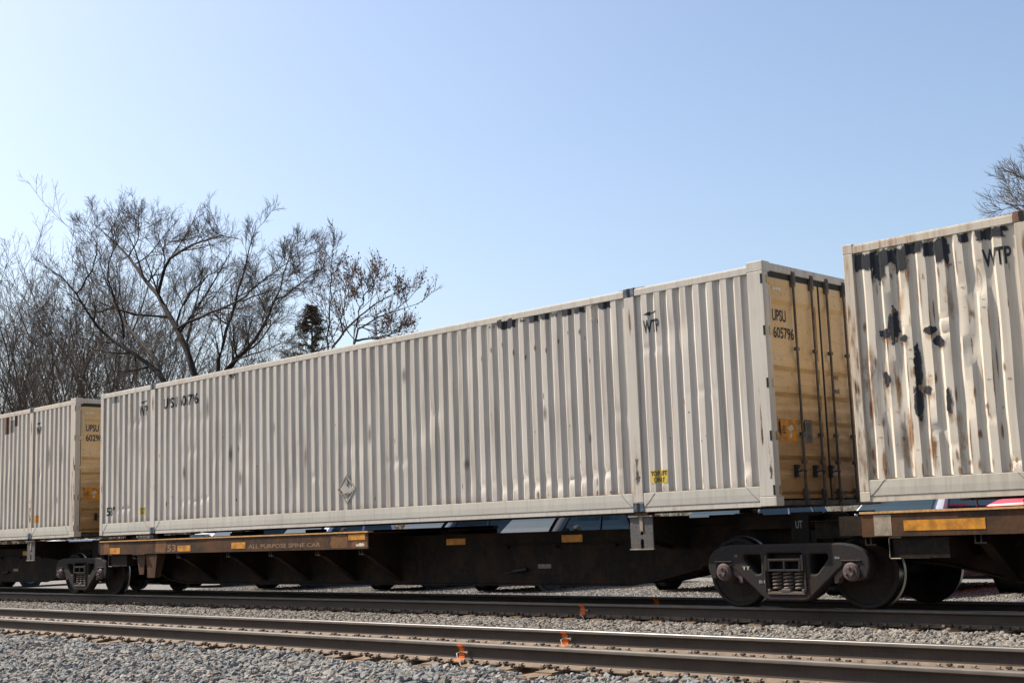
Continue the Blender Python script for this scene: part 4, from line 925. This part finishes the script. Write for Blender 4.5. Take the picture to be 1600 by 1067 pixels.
def vehicle(kind, paintkey, label, X, Y, rz=0, cat='car', roofmat=None, sc=1.0):
    k = VK[kind]; t = thing('parked_car' if kind != 'pickup' else 'pickup_truck', label, cat, (X, Y, LOTZ), 'vehicles parked behind the train', rz); t.scale = (sc, sc, sc)
    b = MB(); secs = []
    for y, hw, zb, zt in k['body']:
        h = zt-zb; half = [(hw*.86, zb), (hw*.97, zb+.12*h), (hw, zb+.42*h), (hw*.985, zb+.72*h), (hw*.93, zt-.05), (hw*.80, zt)]
        secs.append([(x, y, z) for x, z in half]+[(0, y, zt+.025)]+[(-x, y, z) for x, z in half[::-1]]+[(0, y, zb)])
    loft(b, secs); body = b.build('body', M[paintkey], t, 45)
    y0, y1, hb, zb = k['base']; r0, r1, hr, zr = k['roof']
    B = [Vector((-hb, y0, zb)), Vector((hb, y0, zb)), Vector((hb, y1, zb)), Vector((-hb, y1, zb))]; T = [Vector((-hr, r0, zr)), Vector((hr, r0, zr)), Vector((hr, r1, zr)), Vector((-hr, r1, zr))]
    b = MB(); S = []
    for f in (0, .5, .92, 1.0):
        g = f+.10*math.sin(f*math.pi); q = [B[i].lerp(T[i], f) for i in range(4)]
        for i in range(4): q[i] = q[i]+Vector(((1 if q[i].x > 0 else -1)*.03*math.sin(f*math.pi), (-.04 if i < 2 else .04)*math.sin(f*math.pi), .0))
        S.append([(q[0].x*.9, q[0].y, q[0].z), (0, q[0].y-.05, q[0].z+(.02 if f == 1 else 0)), (q[1].x*.9, q[1].y, q[1].z), (q[1].x, q[1].y+.07, q[1].z), (q[2].x, q[2].y-.07, q[2].z), (q[2].x*.9, q[2].y, q[2].z), (0, q[2].y+.03, q[2].z+(.02 if f == 1 else 0)), (q[3].x*.9, q[3].y, q[3].z), (q[3].x, q[3].y-.07, q[3].z), (q[0].x, q[0].y+.07, q[0].z)])
    loft(b, S); cab = b.build('cabin', M[roofmat or paintkey], t, 40)
    def pane(name, a, bb, c, d, us, vs, off, mat='glass', parent=cab, n=4):
        """bilinear window on a cabin face a-b (bottom) d-c (top), bowed outwards"""
        m = MB(); nrm = (bb-a).cross(d-a).normalized(); rows = []
        for j in range(n+1):
            v = vs[0]+(vs[1]-vs[0])*j/n; row = []
            for i in range(n+1):
                u = us[0]+(us[1]-us[0])*i/n; p = a.lerp(bb, u).lerp(d.lerp(c, u), v); row.append(p+nrm*(off+.045*math.sin(math.pi*v)*.9+.0*u))
            rows.append(row)
        for ra, rb in zip(rows[:-1], rows[1:]):
            for i in range(n): m.poly([ra[i], ra[i+1], rb[i+1], rb[i]])
        me = m.mesh(name, M[mat], 60); return link(name, me, parent)
    pane('windshield', B[0]+Vector((0, -.05, 0)), B[1]+Vector((0, -.05, 0)), T[1]+Vector((0, -.05, 0)), T[0]+Vector((0, -.05, 0)), (.07, .93), (.06, .93), .012)
    pane('rear_window', B[2], B[3], T[3], T[2], (.09, .91), (.2, .9), .03)
    cuts = ((.07, .42), (.455, .74), (.775, .95)) if kind == 'suv' else (((.08, .50), (.54, .93)) if kind == 'pickup' else ((.10, .50), (.53, .90)))
    for u in cuts:
        pane('side_window', B[1], B[2], T[2], T[1], u, (.10, .86), .014); pane('side_window', B[3], B[0], T[0], T[3], (1-u[1], 1-u[0]), (.10, .86), .014)
    for s in (-1, 1):
        b = MB(); b.lathe([(0, s*.10), (.05, s*.10), (.09, s*.06), (.10, 0), (.09, -s*.05), (0, -s*.07)], 1, (s*(hb+.17), y0+.62, zb+.16), 12)
        for i, v in enumerate(b.v): b.v[i] = (v[0], v[1], zb+.16+(v[2]-zb-.16)*.8)
        b.box(*sorted((s*(hb-.0), s*(hb+.12))), y0+.60, y0+.66, zb+.04, zb+.10); b.build('mirror', M['trim'], t, 45)
        hw = k['body'][1][1]; zt = k['body'][1][3]
        b = MB(); b.box(*sorted((s*(hw-.02), s*(hw-.34))), .02, .16, zt-.20, zt-.06); b.build('headlight', M['lamp'], body, bevel=.02)
        b = MB(); b.box(*sorted((s*(hw-.06), s*(hw-.26))), k['L']-.14, k['L']-.02, zt-.18, zt+.02); b.build('tail_light', M['car_red'], body, bevel=.02)
        for ya in k['ax']:
            wr = k['wr']; hwid = k['body'][4][1]; b = MB(); b.lathe([(0, .0), (wr+.07, .0), (wr+.07, s*.014), (0, s*.014)], 0, (s*(hwid-.008), ya, wr), 26); b.build('wheel_arch', M['trim'], body)
            x = s*(hwid-.10); b = MB(); b.lathe([(wr*.62, s*.11), (wr*.9, s*.125), (wr, s*.09), (wr, -s*.09), (wr*.9, -s*.12), (wr*.6, -s*.1)], 0, (x, ya, wr), 30); w = b.build('wheel', M['tyre'], t, 40)
            b = MB(); b.lathe([(0, s*.09), (.06, s*.095), (.07, s*.07), (wr*.55, s*.05)], 0, (x, ya, wr), 20)
            b.lathe([(wr*.52, s*.09), (wr*.62, s*.112), (wr*.63, s*.06), (wr*.52, s*.03)], 0, (x, ya, wr), 30)
            for j in range(5):
                a = 2*math.pi*j/5; c_, s_ = math.cos(a), math.sin(a)
                P4 = [(.05, -.035), (wr*.57, -.022), (wr*.57, .022), (.05, .035)]; b.prism([(ya+r*c_-q*s_, wr+r*s_+q*c_) for r, q in P4], 0, x+s*.055, x+s*.10)
            b.build('rim', M['alloy'], w, 35)
    zt = k['body'][1][3]; b = MB(); b.box(-.42, .42, -.004, .10, zt-.32, zt-.12); b.build('grille', M['trim'], body, bevel=.01)
    b = MB(); b.box(-.75, .75, -.03, .10, k['body'][0][2]+.02, k['body'][0][2]+.16); b.build('bumper', M['trim'], body, bevel=.02)
    if kind == 'pickup':
        b = MB(); b.box(-.85, .85, 4.02, 5.6, 1.285, 1.31); b.build('bed_cover', M['trim'], t)
    return t
vehicle('pickup', 'car_blue', 'silver blue pickup seen over the left platform, under the container', -3.08, 4.55, cat='pickup')
vehicle('suv', 'car_navy', 'dark navy sport utility vehicle with a silver wheel, second right of the silver blue pickup', 1.45, 4.75)
vehicle('suv', 'car_black', 'black sport utility vehicle left of the slotted guide bracket', 5.05, 4.70)
vehicle('suv', 'car_white', 'white sport utility vehicle mostly hidden behind the right wheel truck', 9.3, 5.6)
vehicle('suv', 'car_silver', 'silver car with a wide windshield above the right platform', 13.72, 4.6)
vehicle('pickup', 'car_red', 'bright red pickup with a black mirror at the right edge', 16.5, 5.4, cat='pickup', sc=1.22)
vehicle('suv', 'car_black', 'black vehicle standing behind the silver car at the right', 12.7, 10.6)
vehicle('sedan', 'car_silver', 'silver car whose roof shows above the left end of the platform', -12.2, 6.6, sc=1.04)
vehicle('sedan', 'car_white', 'pale car with alloy wheels beyond the far left spine car', -17.0, 3.9)
vehicle('suv', 'car_navy', 'dark vehicle behind the left wheel truck beyond the pickup', -7.6, 5.2)

# ------------------------------------------------------------------ trees
def nrm(a): return a/np.maximum(np.linalg.norm(a, axis=-1, keepdims=True), 1e-9)
def tubes(pts, rad, sides):
    """pts (N,K,3), rad (N,K) -> verts, quads"""
    N, K, _ = pts.shape; T = np.gradient(pts, axis=1); T = nrm(T); ref = np.where(np.abs(T[..., 2:3]) > .92, np.array([1., 0, 0]), np.array([0, 0, 1.]))
    A = nrm(np.cross(T, ref)); B = np.cross(T, A); th = np.arange(sides)*2*np.pi/sides
    V = pts[:, :, None, :]+(A[:, :, None, :]*np.cos(th)[:, None]+B[:, :, None, :]*np.sin(th)[:, None])*rad[:, :, None, None]
    idx = np.arange(N*K*sides).reshape(N, K, sides); a = idx[:, :-1, :]; b = np.roll(idx, -1, 2)[:, :-1, :]; c = np.roll(idx, -1, 2)[:, 1:, :]; d = idx[:, 1:, :]
    return V.reshape(-1, 3), np.stack([a, b, c, d], -1).reshape(-1, 4)
def grow(P0, D, L, r0, r1, K, gn, up, rg):
    N = len(P0); pts = np.zeros((N, K, 3)); pts[:, 0] = P0; d = nrm(D); step = (L/(K-1))[:, None]
    for k in range(1, K):
        d = nrm(d+rg.normal(0, gn, (N, 3))+np.array([0, 0, up])); pts[:, k] = pts[:, k-1]+d*step
    f = np.linspace(0, 1, K)[None]; return pts, r0[:, None]*(1-f)+r1[:, None]*f
def kids(pts, rad, per, t0, a0, a1, l0, l1, rmul, rg, rmin, zmin=-1e9, floor=0.0):
    N, K, _ = pts.shape; n = N*per; pi = np.repeat(np.arange(N), per); tt = (np.tile((np.arange(per)+.5)/per, N)+rg.uniform(-.5, .5, n)/per); tt = t0+(.985-t0)*np.clip(tt, 0, 1)
    x = tt*(K-1); i = np.minimum(x.astype(int), K-2); f = (x-i)[:, None]; p = pts[pi, i]*(1-f)+pts[pi, i+1]*f; tan = nrm(pts[pi, i+1]-pts[pi, i]); r = rad[pi, i]*(1-f[:, 0])+rad[pi, i+1]*f[:, 0]
    per_ = nrm(np.cross(tan, nrm(rg.normal(0, 1, (n, 3))))); ang = rg.uniform(a0, a1, n)[:, None]; D = tan*np.cos(ang)+per_*np.sin(ang)
    plen = np.linalg.norm(np.diff(pts, axis=1), axis=2)
    plen = np.maximum(plen.sum(1)[pi], floor); L = plen*rg.uniform(l0, l1, n)*(1.1-.65*tt); ok = p[:, 2] > zmin
    return p[ok], D[ok], L[ok], np.maximum(r*rmul, rmin)[ok]
def resample(P, K):
    P = np.asarray(P, float); d = np.r_[0, np.cumsum(np.linalg.norm(np.diff(P, axis=0), axis=1))]; t = np.linspace(0, d[-1], K)
    Q = np.stack([np.interp(t, d, P[:, i]) for i in range(3)], 1)
    for _ in range(2): Q[1:-1] = .25*Q[:-2]+.5*Q[1:-1]+.25*Q[2:]
    return Q
def stack(lst): 
    o = 0; V = []; Q = []
    for v, q in lst: V.append(v); Q.append(q+o); o += len(v)
    return np.concatenate(V), np.concatenate(Q)
def finish_tree(t, trunk, crown, base, barkm, twigm):
    for nm, lst, mt in (('trunk', trunk, barkm), ('crown', crown, twigm)):
        v, q = stack(lst); me = np_mesh(nm, v-np.array(base), q, M[mt]); smoothen(me, 70); link(nm, me, t)
def bare_tree(base, limbs, label, seed, lv=(7, 7, 6, 3), barkm='bark', twigm='twig', rt=.011, up=(.06, .05, .04), wig=.055, lens=((.38, .65), (.38, .65), (.38, .62), (.4, .7)), buds=0, name='bare_tree', group='bare trees behind the train', zmin=-1e9, thick=1.0, floor=0.0):
    """limbs: list of (points, r0, r1) in world space; finer orders are grown on them"""
    rg = np.random.default_rng(seed); t = thing(name, label, 'tree', tuple(base), group)
    K0 = 14; P = np.stack([resample(l[0], K0) for l in limbs]); P[:, 1:] += rg.normal(0, .03, P[:, 1:].shape)
    for i in range(1, len(P)):          # every limb leaves the nearest earlier limb
        Q = P[:i].reshape(-1, 3); d = Q[np.argmin(((Q-P[i, 0])**2).sum(1))]-P[i, 0]; P[i] += d*(1-np.linspace(0, 1, K0)[:, None])
    rad = np.stack([np.linspace(l[1], l[2], K0) for l in limbs])*thick; trunk = [tubes(P, rad, 8)]; crown = []
    a = kids(P, rad, lv[0], .22, .5, 1.1, *lens[0], .55, rg, rt*1.7, zmin, floor); p1, r1 = grow(a[0], a[1], a[2], a[3], np.maximum(a[3]*.25, rt), 8, wig, up[0], rg); trunk.append(tubes(p1, r1, 5))
    a = kids(p1, r1, lv[1], .15, .4, .85, *lens[1], .6, rg, rt*1.2, zmin); p2, r2 = grow(a[0], a[1], np.maximum(a[2], .35), a[3], np.maximum(a[3]*.3, rt*.8), 6, wig, up[1], rg); crown.append(tubes(p2, r2, 4))
    a = kids(p2, r2, lv[2], .12, .35, .75, *lens[2], .7, rg, rt*.9, zmin); p3, r3 = grow(a[0], a[1], np.maximum(a[2], .25), a[3], np.maximum(a[3]*.4, rt*.6), 4, wig, up[2], rg); crown.append(tubes(p3, r3, 3))
    tips = p3
    if lv[3]:
        a = kids(p3, r3, lv[3], .15, .3, .65, *lens[3], .8, rg, rt*.7, zmin); p4, r4 = grow(a[0], a[1], np.maximum(a[2], .15), a[3], np.full(len(a[3]), rt*.45), 3, wig, up[2], rg); crown.append(tubes(p4, r4, 3)); tips = p4
    finish_tree(t, trunk, crown, base, barkm, twigm)
    if buds:
        pool = np.concatenate([tips.reshape(-1, 3), p2[:, -3:].reshape(-1, 3), p3.reshape(-1, 3)]); c = pool[rg.integers(0, len(pool), buds)]+rg.normal(0, .02, (buds, 3)); s = rg.uniform(.012, .034, buds)
        o = np.array([(1, 0, 0), (0, 1, 0), (-1, 0, 0), (0, -1, 0), (0, 0, 1.2), (0, 0, -1.2)]); V = (c[:, None]+o[None]*s[:, None, None]).reshape(-1, 3)
        F = np.array([(0, 1, 4), (1, 2, 4), (2, 3, 4), (3, 0, 4), (1, 0, 5), (2, 1, 5), (3, 2, 5), (0, 3, 5)]); Q = (np.arange(buds)[:, None, None]*6+F[None]).reshape(-1, 3)
        bo = link('buds', np_mesh('buds', V-np.array(base), Q, M['bud']), t); bo['kind'] = 'stuff'
    return t
def px(pts, y0, y1=None):
    y1 = y0 if y1 is None else y1; n = len(pts); return [at(u, v, y0+(y1-y0)*(i/max(n-1, 1))**1.3) for i, (u, v) in enumerate(pts)]
def pxl(pts, y0, y1=None):
    n = len(pts); return px([(u, v+52*(i/(n-1))**2) for i, (u, v) in enumerate(pts)], y0, y1)
# the big spreading tree: limbs leave one hidden trunk low behind the containers
YT = 15.0; fork = at(300, 690, YT); base = np.array([fork[0]+.3, YT, -.45])
c1 = lambda L: [(x/2.8075, y/2.8075+260) for x, y in L]
limbs = [([base, fork], .42, .34),
 ([fork]+pxl(c1([(735, 940), (640, 855), (540, 785), (475, 745), (420, 690), (375, 610), (345, 520), (320, 430), (290, 380), (240, 335), (200, 295)]), YT, YT-3.0), .27, .025),
 ([fork]+pxl(c1([(885, 905), (820, 800), (760, 700), (715, 560), (680, 525), (610, 460), (600, 380), (570, 320), (480, 220), (430, 150), (395, 100)]), YT, YT+2.0), .27, .02),
 (pxl(c1([(715, 560), (735, 430), (770, 370), (850, 310), (950, 240), (1000, 200), (1045, 180)]), YT+.8, YT-1.5), .13, .02),
 (pxl(c1([(700, 905), (680, 820), (560, 700), (530, 600), (470, 520), (400, 430), (385, 350), (370, 290)]), YT, YT+3.5), .15, .02),
 (pxl(c1([(760, 700), (780, 600), (860, 480), (930, 380), (980, 300)]), YT, YT+2.2), .10, .02),
 (pxl(c1([(790, 730), (900, 660), (1000, 600), (1100, 530), (1180, 450), (1240, 380)]), YT, YT-2.4), .11, .02),
 (pxl(c1([(600, 380), (630, 280), (620, 180), (622, 100)]), YT+1.2, YT+.4), .06, .015),
 (pxl(c1([(540, 785), (545, 690), (500, 560), (460, 440), (470, 330), (520, 230), (550, 140)]), YT-.8, YT-2.2), .09, .015),
 (pxl(c1([(345, 520), (410, 420), (440, 300), (400, 200), (380, 100)]), YT-1.6, YT-.4), .07, .015),
 (pxl(c1([(735, 430), (720, 330), (760, 250), (800, 150)]), YT+.5, YT+1.5), .06, .015)]
bare_tree(base, limbs, 'large bare spreading tree with thick dark limbs leaning over the left container', 11, (12, 7, 5, 3), rt=.0062, thick=.62, floor=9.0, lens=((.13, .30), (.36, .62), (.42, .66), (.45, .7)))
# second tree right of it, low forking limbs
base = np.array([at(345, 700, 13.5)[0], 13.5, -.45]); c2 = lambda L: [(x/3.81+350, y/3.81+320) for x, y in L]; f2 = at(338, 640, 13.5)
limbs = [([base, f2], .3, .26), ([f2]+px(c2([(0, 975), (60, 930), (150, 850), (230, 740), (290, 620), (340, 480), (380, 350), (400, 260)]), 13.5, 15), .19, .015),
 ([f2]+px(c2([(-40, 960), (20, 700), (80, 560), (130, 380), (150, 250), (190, 120)]), 13.5, 12), .15, .015),
 ([f2]+px(c2([(0, 950), (120, 900), (230, 880), (330, 830), (400, 790)]), 13.5, 12.5), .08, .012),
 (px(c2([(150, 850), (260, 780), (300, 690), (250, 640), (200, 560)]), 13.8, 15), .06, .012),
 (px(c2([(290, 620), (400, 540), (500, 450), (580, 400), (640, 300)]), 14.2, 13), .06, .012),
 (px(c2([(60, 570), (180, 470), (280, 400), (330, 360), (440, 300), (500, 220)]), 13.2, 14.4), .06, .012)]
bare_tree(base, limbs, 'bare tree with low forked limbs right of the large spreading tree', 12, (12, 7, 5, 3), rt=.0062, thick=.62, floor=7.0, lens=((.13, .32), (.36, .62), (.42, .66), (.45, .7)))
# budding maple
base = np.array([at(560, 700, 12.5)[0], 12.5, -.45]); f3 = at(520, 590, 12.5)
limbs = [([base, f3], .11, .08), ([f3]+px(c2([(600, 860), (700, 780), (760, 690), (850, 620), (960, 560), (1090, 480)]), 12.5, 11.8), .05, .008),
 ([f3]+px(c2([(610, 830), (620, 700), (640, 560), (630, 420), (648, 260)]), 12.5, 13.2), .04, .008),
 ([f3]+px(c2([(790, 830), (790, 740), (860, 690), (1000, 640), (1160, 590)]), 12.5, 12), .045, .008),
 (px(c2([(700, 780), (720, 640), (730, 520), (765, 380)]), 12.4, 13), .03, .008), (px(c2([(790, 740), (800, 620), (850, 500), (930, 410)]), 12.4, 11.8), .03, .008),
 (px(c2([(800, 820), (900, 800), (1000, 780), (1080, 700)]), 12.4, 12.8), .04, .008)]
bare_tree(base, limbs, 'slender budding maple with reddish buds over the middle of the container', 13, (11, 6, 4, 0), 'bark2', 'twig2', .0065, buds=2400, floor=1.8, up=(.1, .12, .12), lens=((.22, .42), (.25, .45), (.25, .4), (.3, .5)), name='budding_tree')
# tree reaching in at the right edge
base = np.array([at(1690, 600, 18)[0], 18, -.45]); f4 = at(1690, 520, 18)
limbs = [([base, f4], .3, .22)]+[([f4]+px([(1680, 430), (1640, 350), (a, bb)], 18, yy), .12, .012) for a, bb, yy in ((1566, 350, 17), (1572, 318, 18.5), (1585, 290, 19.5), (1600, 262, 18), (1590, 340, 16.5), (1628, 250, 19), (1605, 320, 19), (1650, 240, 17))]
bare_tree(base, limbs, 'bare tree reaching in from the right edge above the rusty container', 14, (9, 7, 5, 2), 'bark2', 'twig2', rt=.0055, thick=.5, floor=9.0, lens=((.10, .22), (.36, .62), (.42, .66), (.45, .7)))
# thicket of upright bare trees at the left
def upright(h, seed, n=6, spread=.28):
    rg = np.random.default_rng(seed); L = [([np.zeros(3), np.array([rg.normal(0, .15), rg.normal(0, .15), h*.22])], .16, .13)]
    for k in range(n):
        a = rg.uniform(0, 6.28); d = np.array([math.cos(a), math.sin(a), 0])*spread*rg.uniform(.3, 1.0); z0 = h*rg.uniform(.08, .24)
        tip = d*h*rg.uniform(.7, 1.0)+np.array([0, 0, h*rg.uniform(.72, 1.0)]); mid = d*h*.32*rg.uniform(.6, 1.2)+np.array([0, 0, h*.5]); L.append(([np.array([0, 0, z0]), mid*.5+np.array([0, 0, z0*.4]), mid, tip], .085*rg.uniform(.7, 1.1), .012))
    return L
protos = []
for k, (h, sd) in enumerate(((13.5, 51), (12.0, 52), (14.5, 53))):
    protos.append(bare_tree(np.zeros(3), upright(h, sd, 9, .42), 'x', sd, (8, 6, 4, 1), 'bark2', 'twig2', .0055, thick=.55, up=(.08, .08, .06), lens=((.3, .5), (.35, .6), (.35, .6), (.4, .6)), group='thicket of bare trees at the left', name='thicket_tree'))
spots = [(15, 16.5, 0, 1.32), (48, 13.0, 1, 1.25), (75, 20, 2, 1.18), (-25, 15, 2, 1.08), (100, 16, 1, 1.32), (130, 22, 0, 1.45), (165, 18, 1, 1.25), (200, 21, 2, 1.25), (235, 24, 0, 1.32), (-10, 22, 0, 1.20), (280, 22, 1, 1.21), (30, 26, 2, 1.22), (330, 24, 2, 1.12), (390, 20, 1, 0.90), (430, 19, 0, 0.82), (160, 27, 2, 1.39)]
where = ['at the left edge, slim and upright', 'standing just in front of the thicket near the left edge', 'tall, third from the left edge', 'cut by the left picture edge', 'behind the left container doors', 'behind the crossing limb of the large tree', 'above the gap between the left containers', 'left of the large tree trunk',
         'seen through the large tree, left of its right limb', 'deep at the back of the thicket by the left edge', 'behind the right limb of the large tree', 'far back and tall near the left edge', 'low, behind the fork of the second tree', 'short, left of the dark spruce', 'shortest, just left of the dark spruce', 'rearmost, behind the gap between the left containers']
for i, (u, y, k, s) in enumerate(spots):
    p = protos[k]; new = not p.get('used')
    if new: o = p; o['used'] = 1
    else:
        o = p.copy(); COL.objects.link(o)
        for ch in p.children: c = ch.copy(); COL.objects.link(c); c.parent = o
    gx = at(u, 860, y)[0]; o.location = (gx, y, -.45); o.rotation_euler.z = i*1.37; o.scale = (s, s, s); o['label'] = 'bare thicket tree '+where[i]
for p in protos:
    if 'used' in p: del p['used']
for o in bpy.data.objects:
    if 'used' in o: del o['used']
# ragged spruce with brown hanging twigs
def spruce(u, ybase, top_v, label, seed):
    rg = np.random.default_rng(seed); top = at(u, top_v, ybase); base = np.array([top[0], ybase, -.45]); h = top[2]+.45; t = thing('spruce_tree', label, 'tree', tuple(base))
    tr = np.stack([np.zeros(10), np.zeros(10), np.linspace(0, h, 10)], 1)[None]; v, q = tubes(tr, np.linspace(.2, .012, 10)[None], 7); link('trunk', np_mesh('trunk', v, q, M['bark']), t)
    n = 190; z = h*(.25+.75*rg.uniform(0, 1, n)**.8); a = rg.uniform(0, 6.28, n); L = (h-z)*.52+.15; L *= rg.uniform(.6, 1.25, n)
    D = np.stack([np.cos(a), np.sin(a), np.full(n, .25)], 1); P0 = np.stack([0*z, 0*z, z], 1); p, r = grow(P0, D, L, np.full(n, .022), np.full(n, .008), 6, .10, -.03, rg); bl = [tubes(p, r, 4)]
    k = kids(p, r, 7, .2, .5, 1.1, .2, .45, .7, rg, .008); p2, r2 = grow(k[0], k[1], np.maximum(k[2], .15), k[3], k[3]*.6, 4, .12, -.12, rg); bl.append(tubes(p2, r2, 3)); v, q = stack(bl); link('branches', np_mesh('branches', v, q, M['twig']), t)
    pool = np.concatenate([p2.reshape(-1, 3), p[:, 2:].reshape(-1, 3)]); m = 17000; c = pool[rg.integers(0, len(pool), m)]+rg.normal(0, .035, (m, 3)); d = nrm(rg.normal(0, 1, (m, 3))-np.array([0, 0, .5])); w = nrm(np.cross(d, rg.normal(0, 1, (m, 3))))
    ln = rg.uniform(.05, .13, m)[:, None]; V = np.stack([c-w*.009, c+w*.009, c+w*.006+d*ln, c-w*.006+d*ln], 1).reshape(-1, 3); Q = np.arange(m*4).reshape(-1, 4); cut = int(m*.6)
    link('needles', np_mesh('needles', V[:cut*4], Q[:cut], M['needle']), t)['kind'] = 'stuff'; link('dry_leaves', np_mesh('dry_leaves', V[cut*4:], Q[:m-cut], M['dryleaf']), t)['kind'] = 'stuff'
spruce(487, 13.2, 478, 'small dark ragged spruce rising above the middle of the container roof', 31)
# tangled brush along the far side of the lot
rg = np.random.default_rng(77); n = 5200; x = rg.uniform(-62, 16, n); y = rg.uniform(14.8, 19, n); P0 = np.stack([x, y, np.full(n, -.45)], 1); D = np.stack([rg.normal(0, .5, n), rg.normal(0, .4, n), np.ones(n)], 1)
p, r = grow(P0, D, rg.uniform(.8, 3.2, n), np.full(n, .014), np.full(n, .006), 6, .22, -.02, rg); l1 = tubes(p, r, 3); k = kids(p, r, 4, .2, .4, 1.2, .25, .6, .7, rg, .006); p2, r2 = grow(k[0], k[1], k[2], k[3], k[3]*.7, 4, .2, 0, rg); v, q = stack([l1, tubes(p2, r2, 3)])
tag(link('brush', np_mesh('brush', v, q, M['twig2'])), 'tangled dry brush along the far side of the parking lot', 'brush', kind='stuff')
